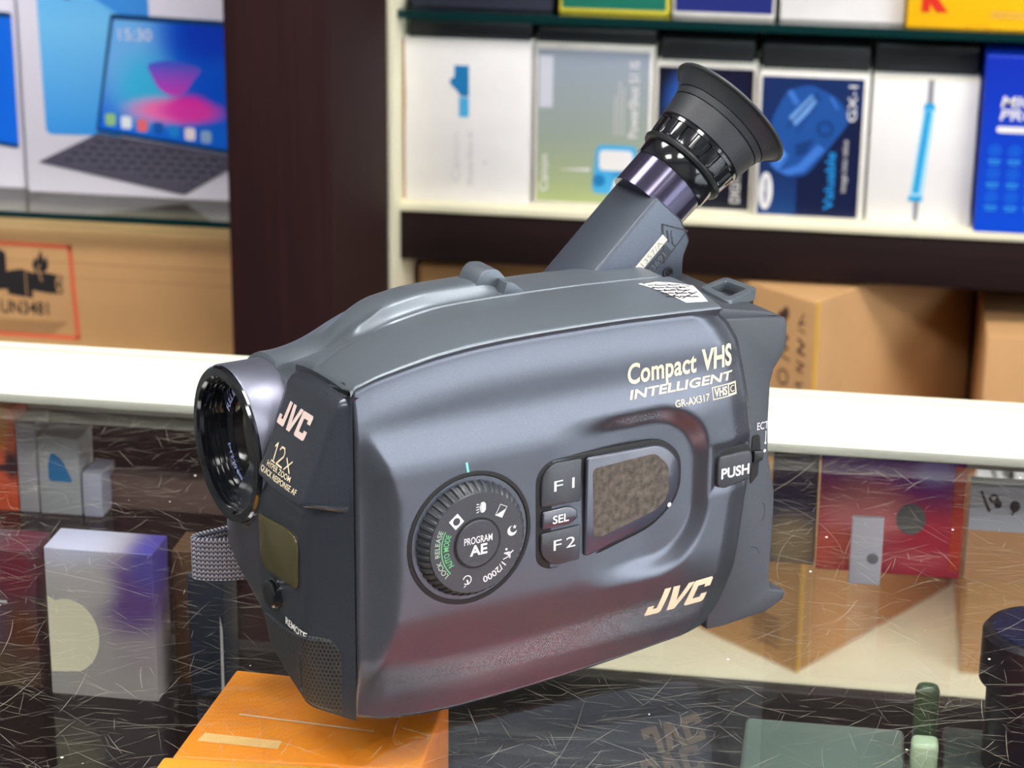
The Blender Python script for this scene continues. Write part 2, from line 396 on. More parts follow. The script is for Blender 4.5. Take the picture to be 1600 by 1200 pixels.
# --- navy box with camera picture
m_navy = gradmat('navy_print', [(0, srgb(22, 62, 120)), (.35, srgb(18, 42, 92)), (1, srgb(14, 40, 92))], 'Z', 0, .14)
t = carton('camera_box', -.0975, 2.12, ZS, .1035, .19, .1395, m_whiteworn); tag(t, 'navy camera box with pale blue camera picture and white oval logo', 'box')
lay(t, 0, 0, 'printed_front', Flat().rect(3.5, 3, 98, 136), m_navy)
lay(t, 0, 0, 'dark_panel', Flat().poly([(40, 3), (98, 3), (98, 100), (88, 98), (66, 70), (40, 44)]), mat('midnight_print', srgb(10, 22, 60), .4), .0006)
m_cp = [mat('picture_blue_a', srgb(60, 115, 200), .4), mat('picture_blue_b', srgb(28, 78, 150), .4), mat('picture_blue_c', srgb(110, 160, 225), .4), mat('picture_blue_d', srgb(16, 55, 115), .4)]
pc = lay(t, 0, 0, 'camera_picture', Flat().poly(poly_round([(12, 54), (30, 40), (48, 42), (66, 66), (88, 98), (74, 118), (48, 130), (26, 122), (14, 96)], 8)), m_cp[1], .0008)
lay(pc, 0, 0, 'picture_light', Flat().poly([(14, 52), (26, 66), (31, 61), (22, 45)]).poly([(22, 45), (31, 42), (46, 46), (40, 52)]).poly([(40, 52), (46, 46), (65, 68), (58, 73)]), m_cp[0], .001)
lay(pc, 0, 0, 'picture_light', Flat().line([(30, 122), (36, 112)], 5), m_cp[0], .001)
lay(pc, 0, 0, 'picture_light', Flat().line([(68, 118), (74, 108)], 2.5), m_cp[0], .001)
lay(pc, 0, 0, 'picture_bright', Flat().poly([(30, 98), (50, 120), (56, 112), (36, 90)]).poly([(16, 66), (22, 72), (28, 62), (22, 54)]), m_cp[2], .0011)
lay(pc, 0, 0, 'picture_shade', Flat().ring(64, 88, 5, 8).poly([(36, 72), (54, 78), (48, 64), (38, 60)]).line([(28, 88), (56, 122)], 2).line([(58, 118), (38, 84)], 1.6), m_cp[3], .0011)
lay(t, 0, 0, 'oval_logo', Flat().disc(11, 26, 6.5, 18, 32), m_white, .0012)
lay(t, 0, 0, 'lettering', Flat().text('GX-1', 92, 96, 8, 34, .008, rot=90), m_white, .0012)
lay(t, 0, 0, 'lettering', Flat().text('SAMSUNG', 13, 14, 4, 24, .02, rot=90), m_cp[3], .0014)
lay(t, 0, 0, 'lettering', Flat().text('Valuable', 75, 10, 9, 56, .008, rot=90), mat('cyan_print', srgb(30, 150, 230), .4), .0012)
lay(t, 0, 0, 'lettering', Flat().text('image into value', 86, 28, 5, 50, .01, rot=90), m_silver, .0012)
# --- white box with blue vial
t = carton('stabiliser_box', .0085, 2.122, ZS, .0975, .19, .140, m_white); tag(t, 'white box with long blue gimbal handle picture beside blue box', 'box')
m_gp = mat('grey_print', srgb(140, 140, 148), .5)
lay(t, 0, 0, 'handle_rod', Flat().poly([(44, 3), (49, 3), (49, 22), (44, 22)]), m_gp)
lay(t, 0, 0, 'handle_rod', Flat().poly([(50.5, 114), (56, 114), (56, 138), (50.5, 138)]), m_gp)
m_tube = gradmat('pale_tube_print', [(0, srgb(170, 215, 235)), (1, srgb(150, 210, 235))], 'Z', 0, .1)
lay(t, 0, 0, 'tube_picture', Flat().poly([(40, 26), (52, 26), (58, 112), (48, 112)]), m_tube)
lay(t, 0, 0, 'tube_core', Flat().poly([(42.5, 30), (48.5, 30), (55, 109), (50, 109)]).poly([(39, 22), (52, 22), (52, 27), (39, 27)]).poly([(47, 110), (59, 110), (57, 116), (49, 116)]), mat('vial_blue_print', srgb(30, 160, 215), .4), .0007)
lay(t, 0, 0, 'worn_top_edge', Flat().rect(0, 138.3, 97, 140), m_cream, .0007)
# --- blue box at the right edge
m_blue = gradmat('royal_blue_print', [(0, srgb(0, 72, 205)), (1, srgb(0, 42, 175))], 'Z', 0, .16)
t = carton('filter_kit_box', .109, 2.105, ZS, .14, .22, .166, mat('blue_card', srgb(0, 52, 190), .4)); tag(t, 'royal blue box with white lettering at the right edge of frame', 'box')
lay(t, 0, 0, 'printed_front', Flat().rect(.5, .5, 139, 165), m_blue)
lay(t, 0, 0, 'lettering', Flat().text('MIC', 16, 119, 10, 30, .02, shear=.2).text('PRO', 16, 107, 10, 34, .02, shear=.2).poly(poly_round([(14, 95), (60, 95), (60, 101), (14, 101)], 3)), m_white, .0008)
ic = Flat(); tx = Flat()
for r_ in range(3):
    for c_ in range(4):
        X = 14+c_*18; Y = 78-r_*22; ic.ring(X, Y, 4.2, 5.6, n=24).disc(X, Y, 2); tx.rect(X-6, Y-10, X+6, Y-8.6).rect(X-5, Y-13, X+5, Y-12)
lay(t, 0, 0, 'icons', ic, mat('icon_blue_print', srgb(20, 110, 225), .4), .0008)
lay(t, 0, 0, 'icon_captions', tx, mat('caption_cyan_print', srgb(60, 165, 230), .4), .0008)
# dark flat boxes lying on top of the row, set back from the front edges
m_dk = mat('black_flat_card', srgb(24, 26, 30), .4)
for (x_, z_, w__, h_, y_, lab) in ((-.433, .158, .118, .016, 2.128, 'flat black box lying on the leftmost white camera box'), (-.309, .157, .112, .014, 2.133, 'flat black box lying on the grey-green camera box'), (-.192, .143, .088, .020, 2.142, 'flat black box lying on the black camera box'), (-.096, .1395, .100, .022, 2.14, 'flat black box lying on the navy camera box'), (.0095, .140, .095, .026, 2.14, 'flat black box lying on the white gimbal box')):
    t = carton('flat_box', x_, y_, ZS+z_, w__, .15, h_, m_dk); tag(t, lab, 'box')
# --- upper shelf row: only the foot of each box is in the picture
ZU = Z(-.0265)
def upbox(x, w, h, m, name, label, d=.16, y=2.125, mb=None):
    t = carton(name, x, y, ZU, w, d, h, mb or m); tag(t, label, 'box'); return t
t = upbox(-.43, .135, .12, mat('charcoal_card', srgb(40, 42, 58), .5), 'lens_box', 'charcoal lens box standing at the left end of the upper glass shelf')
m_grn = mat('green_print', srgb(10, 105, 85), .45); m_yel = mat('yellow_card', srgb(215, 200, 60), .5)
t = upbox(-.288, .104, .15, m_yel, 'film_box', 'green box with yellow-green rim on the upper glass shelf'); lay(t, 0, 0, 'printed_front', Flat().rect(3, 4, 101, 147), m_grn)
t = upbox(-.181, .095, .14, m_whiteworn, 'lens_box', 'navy box with worn white rim on the upper glass shelf'); lay(t, 0, 0, 'printed_front', Flat().rect(2.5, 4.5, 93, 137), mat('navy_card', srgb(22, 34, 110), .45))
t = upbox(-.081, .114, .17, m_white, 'camera_box', 'plain white box on the upper glass shelf beside the yellow box'); lay(t, 0, 0, 'grey_print', Flat().rect(10, 60, 100, 130), m_silver)
t = upbox(.0345, .19, .15, mat('kodak_yellow_card', srgb(250, 190, 10), .45), 'film_box', 'bright yellow box with red lettering at top right of frame', y=2.11)
lay(t, 0, 0, 'lettering', Flat().text('K', 13, 18, 26, 24, .09), mat('red_print', srgb(215, 40, 20), .45), .0006)
lay(t, 0, 0, 'small_print', Flat().line([(76, 16), (130, 16)], 1).line([(76, 12.5), (120, 12.5)], 1), m_brown, .0006)
lay(t, 0, 0, 'opening_tab', Flat().ring(64, -1, 11.5, 12.6, 0, 180, ay=.45), mat('amber_print', srgb(225, 150, 5), .45), .0006)
# --- left bay: tablet boxes
m_lav = mat('lavender_white_card', srgb(226, 222, 238), .45)
ZL = Z(-.2075)
def tablet_box(x, y, z, w, h, d, label, full=True):
    t = carton('tablet_box', x, y, z, w, d, h, m_lav); tag(t, label, 'tablet box')
    a = gradmat('tablet_back_print', [(0, srgb(50, 150, 235)), (.45, srgb(115, 195, 248)), (.75, srgb(90, 178, 248)), (1, srgb(20, 105, 220))], 'Z', .05, .30)
    lay(t, 0, 0, 'tablet_back_picture', Flat().poly(poly_round([(22, 58), (130, 60), (128, 292), (18, 292)], 7)), a, .0005)
    lay(t, 0, 0, 'wave_print', Flat().poly([(60, 200), (95, 178), (129, 165), (128, 292), (60, 292)]), mat('deeper_blue_print', srgb(60, 145, 230), .4), .0006)
    lay(t, 0, 0, 'lens_picture', Flat().disc(50, 195, 7), mat('lens_navy_print', srgb(30, 70, 140), .3), .0008)
    sc = lay(t, 0, 0, 'tablet_frame_picture', Flat().poly(poly_round([(72, 63), (91, 172), (91.5, 176), (96, 176), (258, 172), (258, 40), (200, 47)], 3)), mat('frame_print', srgb(12, 60, 110), .3), .0009)
    scr = blobmat('wallpaper_print', srgb(8, 105, 228), [(.10, .15, .06, .09, srgb(110, 180, 245)), (.185, .16, .055, .05, srgb(0, 60, 200)), (.125, .105, .045, .05, srgb(60, 185, 235)), (.19, .105, .05, .04, srgb(0, 85, 220)), (.145, .086, .055, .018, srgb(250, 120, 190)), (.165, .09, .028, .017, srgb(235, 10, 170)), (.165, .086, .045, .015, srgb(235, 60, 180))])
    lay(sc, 0, 0, 'screen_picture', Flat().poly([(75, 66), (94.5, 171), (258, 167), (258, 44), (200, 51)]), scr, .0011)
    lay(sc, 0, 0, 'petal_picture', Flat().poly(poly_round([(124, 130), (142, 134), (164, 133), (180, 127), (170, 116), (162, 104), (150, 100), (136, 106)], 6, 4)), gradmat('petal_print', [(0, srgb(215, 60, 200)), (1, srgb(70, 90, 215))], 'Z', .1, .131), .0012)
    lay(sc, 0, 0, 'lettering', Flat().text('15:30', 99, 152, 11, 32), m_lav, .0013)
    cols = [(150, 200, 140), (235, 240, 250), (240, 110, 120), (20, 90, 190), (30, 140, 230), (250, 235, 240), (150, 180, 220)]
    for i, cc in enumerate(cols):
        X = 87+i*15.6; Y = 75-i*2.1
        lay(sc, 0, 0, 'app_icon', Flat().poly(poly_round([(X-5.2, Y-6), (X+5.2, Y-6), (X+5.2, Y+6), (X-5.2, Y+6)], 3)), mat('icon_print_%d' % i, srgb(*cc), .4), .0013)
    m_key = mat('keyboard_print', srgb(58, 56, 70), .4)
    N, L = nodes(m_key); p = N['Principled BSDF']; tc = N.new('ShaderNodeTexCoord'); mp = N.new('ShaderNodeMapping'); mp.inputs['Rotation'].default_value = (0, R(-11), 0)
    br = N.new('ShaderNodeTexBrick'); br.inputs['Scale'].default_value = 1; br.inputs['Brick Width'].default_value = .0125; br.inputs['Row Height'].default_value = .0062; br.inputs['Mortar Size'].default_value = .0016
    br.inputs['Color1'].default_value = (*srgb(40, 40, 52), 1); br.inputs['Color2'].default_value = (*srgb(46, 46, 58), 1); br.inputs['Mortar'].default_value = (*srgb(92, 90, 108), 1)
    sw = N.new('ShaderNodeVectorRotate'); sw.rotation_type = 'X_AXIS'; sw.inputs['Angle'].default_value = R(-90)
    L.new(tc.outputs['Object'], sw.inputs['Vector']); L.new(sw.outputs[0], br.inputs['Vector']); L.new(br.outputs['Color'], p.inputs['Base Color'])
    kb = lay(t, 0, 0, 'keyboard_picture', Flat().poly(poly_round([(12, 30), (58, 53), (74, 61.5), (201, 46), (236, 42), (203, 32), (158, 4.5), (152, 5)], 1.2)), mat('keyboard_case_print', srgb(82, 78, 96), .4), .0009)
    lay(kb, 0, 0, 'keys_picture', Flat().poly([(34, 33), (60, 49), (76, 57), (198, 42), (196, 32), (168, 15), (120, 21)]), m_key, .0011)
    return t
tablet_box(-.794, 2.05, ZL, .2575, .31, .05, 'large tablet box with blue wallpaper and keyboard picture, beside the dark upright')
t2 = tablet_box(-1.062, 2.06, ZL, .262, .31, .05, 'tablet box cut by the left edge of frame')
# --- left bay: brown shipping carton with battery label
t = carton('shipping_carton', -1.02, 1.995, Z(-.352), .45, .35, .124, m_brown); tag(t, 'wide brown shipping carton with red-bordered battery label, under the tablets', 'carton')
m_redl = mat('red_label_ink', srgb(225, 95, 65), .6)
lb = Flat()
x0, x1, y0, y1 = 170, 287, 15.5, 110
lb.poly([(x0, y0), (x1+4, y0-1), (x1+4, y0+3), (x0, y0+4)]).poly([(x0, y1), (x1, y1-1), (x1, y1-5), (x0, y1-4)]).poly([(x1, y1-1), (x1-4, y1-1), (x1, y0), (x1+4, y0)])
lay(t, 0, 0, 'label_border', lb, m_redl)
bt = Flat().poly([(200, 60), (221, 62), (221, 98), (216, 101), (200, 101)]).poly(poly_round([(221, 57), (246, 54), (246, 80), (236, 83), (221, 80)], 2)).poly(poly_round([(246, 62), (262, 60), (276, 60), (276, 78), (262, 80), (246, 80)], 1.5)).poly([(249, 81), (247, 88), (251, 96), (252, 91), (256, 103), (259, 92), (262, 97), (263, 87), (260, 81)])
lay(t, 0, 0, 'battery_picture', bt, m_ink)
lay(t, 0, 0, 'picture_gap', Flat().ring(272.5, 69.5, 3, 5.5, ax=.5, ay=1.5).line([(256, 72), (252, 84), (255, 88)], 1.2).line([(240, 54), (240, 82)], .8), m_brown, .0008)
lay(t, 0, 0, 'lettering', Flat().text('UN3481', 213, 38, 13, 48, .014), m_ink)
sp_ = Flat()
for k in range(6): sp_.line([(190, 31-k*2.4), (278-k*3, 31-k*2.4)], 1.0)
lay(t, 0, 0, 'small_print', sp_, mat('faded_print', srgb(150, 110, 72), .6))
lay(t, 0, 0, 'tape_edge', Flat().rect(170, 91, 448, 92).rect(170, 76, 448, 76.8), mat('carton_crease', srgb(172, 126, 84), .6), .0003)
# --- right bay, lower compartment
t = carton('shipping_carton', -.432, 2.17, Z(-.66), .058, .26, .365, m_brown); tag(t, 'brown carton in the lower compartment beside the dark upright', 'carton')
t = carton('shipping_carton', -.372, 2.2, Z(-.66), .07, .24, .362, m_brown); tag(t, 'brown carton with hand hole, behind the zoom rocker', 'carton')
lay(t, 0, 0, 'hand_hole', Flat().disc(14, 340, 6, 9), m_ink)
# turned carton with handwriting
t = empty('shipping_carton', (-.0315, 2.055, Z(-.66)), 0)
e1 = Vector((.54, .84)).normalized(); e2 = Vector((-.76, .65)).normalized(); a_, b_ = .19, .29
q = [(0, 0), tuple(e1*b_), tuple(e1*b_+e2*a_), tuple(e2*a_)]
prism('box_body', q, lambda p, h: (p[0], p[1], h), 0, .383, m_brown, t, .002)
def mL(x, y, off=.0006):   # x: mm along the left face from the near corner, y: mm up
    n = Vector((-.65, -.76)); p = e2*(x/1000)+n*off; return (p.x, p.y, y/1000)
tag(t, 'tall brown carton turned corner-on with handwriting, behind the camcorder rear', 'carton')
hw = Flat().ring(37, 300, 6, 8, ax=.9).line([(30, 318), (44, 322), (32, 330), (46, 334)], 1.8).ring(40, 344, 3, 9, 200, 420).disc(42, 357, 5, 8).disc(37, 364, 4, 6)
hw.line([(12, 292), (20, 298), (11, 300)], 1.5).line([(12, 310), (20, 312), (11, 318), (20, 320)], 1.7).line([(11, 328), (20, 330), (12, 338), (20, 342)], 2.4).line([(12, 350), (20, 352)], 1.5).line([(12, 360), (20, 356), (14, 368)], 1.5)
hw.text('200', 22, 238, 9, 36, .05, rot=90)
for k in range(5): hw.line([(24, 20+k*7), (60, 20+k*7)], 2)
hw.obj('handwriting', lambda x, y: mL(x, y), mat('faded_purple_ink', srgb(78, 52, 48), .6), t)
Flat().rect(0, 0, 5, 383).obj('edge_tape', lambda x, y: tuple(Vector((e1.x*x/1000+.0006*.84, e1.y*x/1000-.0006*.54, y/1000))), mat('yellow_tape', srgb(225, 175, 60), .5), t)  # yellow light along the carton's corner edge, painted as a strip
# right carton with label
t = carton('shipping_carton', .1285, 2.085, Z(-.66), .2, .3, .35, m_brown); tag(t, 'brown carton with hand-marked white label, seen at the right edge', 'carton')
lay(t, 0, 0, 'paper_label', Flat().rect(0.5, 190, 130, 232), m_white)
lay(t, 0, 0, 'handwriting', Flat().line([(14, 222), (18, 210), (22, 202)], 3).ring(30, 215, 2, 5).disc(33, 212, 4, 5).disc(52, 212, 5, 7).line([(46, 160), (50, 172), (46, 150), (44, 128)], 2.4), m_ink, .0008)
lay(t, 0, 0, 'orange_tape', Flat().rect(8, 168, 200, 186), mat('salmon_tape', srgb(240, 160, 110), .5), .0006)
# ================================================================ the counter
m_strut = mat('aged_white_board', srgb(208, 206, 192), .5, vary=.03, vscale=25)
ctr = empty('display_counter', (0, .6, 0)); tag(ctr, 'glass-topped shop display counter with scratched top and cream rear board', 'counter')
def kb(name, x0, x1, y0, y1, z0, z1, m, bev=0): return box(name, x0, x1, y0-.6, y1-.6, z0, z1, m, ctr, bev)
gt = kb('glass_top', -1.25, 1.25, .22, .9205, ZG-.006, ZG, glassmat('counter_glass', (.97, .985, .98), .035))
kb('rear_board', -1.25, 1.25, .9207, .981, ZG-.0045, ZG+.0005, m_strut, .0008)
kb('rear_rail', -1.25, 1.25, .984, .996, ZG-.03, ZG-.0062, m_strut)
kb('rear_lip', -1.25, 1.25, .9812, .987, ZG-.006, ZG+.0022, mat('grey_green_lip', srgb(196, 200, 178), .35), .0006)
m_ctin = mat('dark_counter_wood', srgb(30, 24, 24), .5, vary=.3, vscale=8)
kb('side_panel', -1.27, -1.25, .2, 1.03, 0, ZG+.002, m_dark, .001)
kb('side_panel', 1.25, 1.27, .2, 1.03, 0, ZG+.002, m_dark, .001)
kb('front_panel', -1.25, 1.25, .2, .218, 0, ZG-.05, m_dark, .001)
kb('back_panel', -1.25, 1.25, 1.02, 1.03, .0, Z(-.1665), m_ctin, .001)
kb('counter_floor', -1.25, 1.25, .218, 1.02, .40, .42, m_ctin)
ish = kb('inner_glass_shelf', -1.25, 1.25, .30, 1.0, Z(-.080), Z(-.075), m_glass)
for k, x in enumerate((-1.2, 0.6, 1.2)): kb('shelf_bracket', x-.006, x+.006, .3, 1.0, Z(-.088), Z(-.0802), m_lampf)
# scratches: fine curved hair lines worn into the top of the glass
m_scr = mat('scratched_glass_white', srgb(148, 144, 130), .5); 
V = []; F = []
def scratch(x, y, a, ln, wd, curl):
    n = max(3, int(ln/.004)); k0 = len(V); z = ZG+.00006
    for i in range(n+1):
        ww = wd*math.sin(PI*(i+.3)/(n+.6))
        V.append((x-math.sin(a)*ww, y-.6+math.cos(a)*ww, z)); V.append((x+math.sin(a)*ww, y-.6-math.cos(a)*ww, z))
        if i: q_ = k0+2*i; F.append((q_-2, q_-1, q_+1, q_))
        a += (curl+random.uniform(-.045, .045)); x += math.cos(a)*ln/n; y += math.sin(a)*ln/n
for k in range(8500):
    x = random.uniform(-.46, .22); y = random.uniform(.50, .918)
    if random.random() < .62: a = random.gauss(.15, .45)
    else: a = random.uniform(0, PI)
    ln = random.choice((.004, .006, .010, .014, .02)) * random.uniform(.6, 1.6)
    if k % 40 == 0: ln *= 4
    scratch(x, y, a, ln, random.choice((.00002, .00003, .00004, .00006))*random.uniform(.7, 1.2), random.gauss(0, .035))
for k in range(260):        # tangled patches
    if k % 13 == 0: cx, cy = random.uniform(-.42, .2), random.uniform(.55, .9)
    scratch(cx+random.gauss(0, .012), cy+random.gauss(0, .012), random.uniform(0, 2*PI), random.uniform(.006, .02), .00004, random.gauss(0, .2))
so = mesh('scratches', V, F, m_scr, gt, fix=False); so['kind'] = 'stuff'; so['label'] = 'pale hair-line scratches in the glass'
V = []; F = []
for k in range(110):
    x = random.uniform(-.45, .2); y = random.uniform(.5, .9)-.6; r_ = random.choice((.0002, .0003, .0005)); q_ = len(V)
    V += [(x+r_*math.cos(2*PI*i/6), y+r_*math.sin(2*PI*i/6), ZG+.00012) for i in range(6)]; F.append(tuple(range(q_, q_+6)))
so = mesh('dust_specks', V, F, mat('white_dust', srgb(240, 238, 230), .6), gt, fix=False); so['kind'] = 'stuff'
# ---- small goods on the inner glass shelf; several are reflections built as objects
ZI = Z(-.075)
m_or = mat('orange_card', srgb(255, 150, 35), .5, vary=.1, vscale=60); m_or2 = mat('amber_card', srgb(250, 175, 50), .5)
t = empty('film_box', (0, 0, ZI)); tag(t, 'orange box under the glass below the camcorder front', 'box')
P4 = [(-.2085, .6385), (-.206, .703), (-.128, .678), (-.1275, .643)]
P4 = [(-.2085, .6345), (-.2052, .7000), (-.1285, .6960), (-.1275, .6400)]
prism('box_body', P4, lambda p, h: (p[0], p[1], h), 0, .0590, m_or, t, .0012)
Flat().line([(-.1945, .6668), (-.148, .6628)], .0009).obj('crease', lambda x, y: (x, y, .0592), mat('silver_crease', srgb(235, 215, 190), .4), t)
lbl = Flat().poly([(-.2035, .6460), (-.176, .6452), (-.176, .6508), (-.2025, .6520)])
lbl.obj('printed_strip', lambda x, y: (x, y, .0592), mat('pale_strip_print', srgb(252, 205, 130), .5), t)
t = empty('film_box', (0, 0, ZI)); tag(t, 'amber box in front of the orange one at the bottom edge of frame', 'box')
prism('box_body', [(-.2125, .585), (-.2107, .6325), (-.1285, .6375), (-.1245, .585)], lambda p, h: (p[0], p[1], h), 0, .0600, m_or2, t, .0012)
def small(name, x0, x1, y, z0, z1, m, label, cat='box', d=.02, bev=.0006, rz=0):
    t = empty(name, (x0, y, ZI+z0), rz); tag(t, label, cat); box('box_body', 0, x1-x0, 0, d, 0, z1-z0, m, t, bev); return t
# reflections at left, built as packets; the white one has a cream disc
m_pk = blobmat('iridescent_print', srgb(178, 172, 170), [(.036, .045, .022, .03, srgb(96, 66, 130)), (.010, .07, .03, .022, srgb(190, 190, 215)), (.043, .06, .014, .02, srgb(78, 70, 150)), (.038, .02, .016, .012, srgb(170, 160, 165)), (.018, .048, .016, .014, srgb(178, 172, 172))])
t = small('battery_pack', -.3055, -.2615, .782, 0, .0635, m_pk, 'white and violet packet with a cream half disc under the glass', 'packet')
lay(t, 0, 0, 'disc_print', Flat().poly([(.6, 10)]+[(8+13*math.cos(R(a)), 26+16*math.sin(R(a))) for a in range(-70, 111, 10)]+[(.6, 43)]), m_cream, .0003)
t = small('memory_card_pack', -.357, -.311, .785, .0, .060, blobmat('dusky_red_print', srgb(84, 62, 74), [(.038, .05, .014, .018, srgb(104, 26, 46)), (.040, .024, .010, .02, srgb(92, 50, 28)), (.02, .004, .05, .022, srgb(84, 66, 44))]), 'dusky red packet with pale lettering under the glass at left', 'packet')
lay(t, 0, 0, 'lettering', Flat().text('HEL', 14, 37, 6, 20, .03), m_silver, .0003)
small('cable_pack', -.2595, -.2515, .80, 0, .058, mat('ochre_card', srgb(84, 58, 34), .6), 'narrow ochre packet beside the violet one under the glass', 'packet')
t = small('battery_pack', -.2505, -.236, .79, .0, .052, mat('slate_blue_card', srgb(22, 36, 52), .5), 'slate blue packet under the glass left of the orange box', 'packet')
lay(t, 0, 0, 'pale_edge', Flat().poly([(12.8, 2), (14, 2), (14, 30), (13, 36)]), m_silver, .0003)
# far row: reflections at the far left, built as small boxes
t = small('film_box', -.408, -.3868, .962, 0, .0525, blobmat('orange_red_print', srgb(225, 90, 50), [(.014, .045, .008, .02, srgb(225, 140, 40)), (.002, .045, .004, .015, srgb(60, 30, 30)), (.019, .024, .006, .012, srgb(60, 40, 50)), (.01, .022, .02, .003, srgb(60, 40, 50))]), 'small orange-red box under the glass at the left edge')
t = small('film_box', -.3862, -.3765, .962, .0, .0455, mat('lilac_card', srgb(170, 165, 172), .5), 'small lilac-grey carton under the glass between orange box and blue print', )
t = small('film_box', -.3758, -.3555, .962, .0, .039, mat('pale_grey_card', srgb(176, 176, 180), .5), 'pale grey carton with blue blot under the glass at left')
lay(t, 0, 0, 'blue_print', Flat().poly(poly_round([(5, 17), (17, 17), (12, 28), (7, 32), (5, 26)], 2)), m_blu, .0003)
t = small('card_holder', -.3545, -.345, .962, .0, .022, mat('silver_lilac_card', srgb(185, 185, 205), .4), 'tiny silver packet beside the pale carton with the blue blot', 'packet')
kb('shelf_rail', -.45, -.20, .975, .985, Z(-.075), Z(-.058), mat('mauve_brown_wood', srgb(112, 88, 82), .6), .0005)
# red, violet and navy reflections in the glass, built as packs
m_rv = blobmat('red_violet_print', srgb(190, 45, 70), [(.022, .062, .075, .034, srgb(95, 0, 150)), (.052, .060, .03, .034, srgb(110, 0, 140)), (.050, .052, .012, .012, srgb(140, 120, 200)), (.020, .030, .028, .022, srgb(225, 135, 135)), (.006, .010, .03, .016, srgb(220, 100, 85)), (.040, .008, .03, .008, srgb(205, 80, 90))])  # mirrored colours painted on; the pinkish spot is a highlight
t = small('film_pack', -.0085, .0555, .962, 0, .0545, m_rv, 'red and violet printed pack under the glass right of the camcorder', 'packet')
lay(t, 0, 0, 'grey_seal', Flat().disc(41, 27.5, 6.5, 7.5, 28), mat('grey_seal_print', srgb(105, 105, 105), .5), .0003)
lay(t, 0, 0, 'orange_rim', Flat().rect(59, 4, 63.6, 54), mat('rust_print', srgb(200, 60, 40), .5), .0003)
t = small('card_sleeve', .0065, .0205, .948, 0, .032, mat('clear_white_sleeve', srgb(205, 200, 210), .3), 'small white card sleeve standing before the red and violet pack', 'packet', d=.004)
lay(t, 0, 0, 'dark_spot', Flat().disc(10, 13, 2.6), mat('grey_spot_print', srgb(120, 120, 125), .5), .0003)
t = small('cable_pack', -.030, -.0095, .966, 0.0, .052, blobmat('navy_grey_print', srgb(48, 56, 90), [(.01, .01, .02, .022, srgb(150, 130, 100))]), 'small navy pack under the glass between camcorder and red pack', 'packet')
t = small('price_card', .0575, .12, .962, 0, .0265+.022, mat('blue_white_card', srgb(200, 202, 212), .5), 'white card with dark handwriting under the glass at right edge', 'card', d=.004)
lay(t, 0, 0, 'handwriting', Flat().line([(5, 43), (7, 38), (9, 34)], 1.2).ring(10.5, 40, 1, 2.2).disc(12.5, 37.5, 1.7, 2).disc(20, 37, 2.2, 2.8).line([(19, 33), (20, 35)], 1), m_ink, .0003)
lay(t, 0, 0, 'grey_band', Flat().rect(0.4, 45.5, 62, 48.2), mat('grey_band_print', srgb(130, 135, 140), .5), .0003)
lay(t, 0, 0, 'peach_band', Flat().rect(0.4, .4, 62, 24.5), mat('peach_print', srgb(205, 150, 105), .5), .0003)
for (x0_, y0_, w__, d__, c__, nm) in ((-.070, .54, .062, .145, (235, 30, 30), 'red box lying under the glass in front of the camcorder, below the frame'), (-.004, .54, .020, .145, (245, 120, 50), 'slim orange box lying under the glass between two red boxes, below the frame'), (.020, .54, .060, .145, (215, 24, 34), 'crimson box lying under the glass right of the slim orange box, below the frame')):
    small('film_box', x0_, x0_+w__, y0_, 0, .030, mat('card_'+nm.split()[0], srgb(*c__), .5), nm, 'box', d=d__)  # unseen boxes, added to cast a red reflection onto the camcorder
t = small('lens_cloth_tin', -.030, .030, .742, 0, .010, mat('pale_sage_tin', srgb(98, 114, 106), .35), 'flat pale sage tin lying under the glass at the lower right', 'tin', d=.050, bev=.002)  # sage reflection in the glass, built as a flat solid
t = small('glass_vial', .0325, .0415, .775, 0, .036, mat('pale_green_vial', srgb(62, 82, 58), .3), 'small green vial under the glass at the lower right', 'vial', d=.008, bev=.003)  # faint green glow in the glass, built as an upright solid
box('cap', -.0005, .0095, -.0105, -.001, 0, .018, mat('pale_mint_cap', srgb(190, 215, 180), .3), t, .002)  # bright pale end of the glow, put into this block's colour
t = small('card_case', .044, .075, .745, 0, .014, mat('dark_sage_case', srgb(60, 72, 68), .3), 'dark sage flat case beside the black lens under the glass', 'case', d=.045, bev=.002)
# dark lens lying at the right, and pale goods at the bottom right
t = empty('camera_lens', (.0755, .765, ZI)); tag(t, 'black round camera lens standing under the glass at the right edge', 'lens')
m_blk = mat('satin_black', srgb(22, 24, 34), .35)
lathe('barrel', (0, 0, 0), (0, 0, 1), [(0, .018), (.045, .0185), (.048, .0215), (.066, .0215), (.068, .020)], m_blk, t, 48)
lathe('front_glass', (0, 0, .0681), (0, 0, 1), [(0, .018), (.0006, .0175)], mat('lens_navy_glass', srgb(26, 32, 60), .05), t, 48)
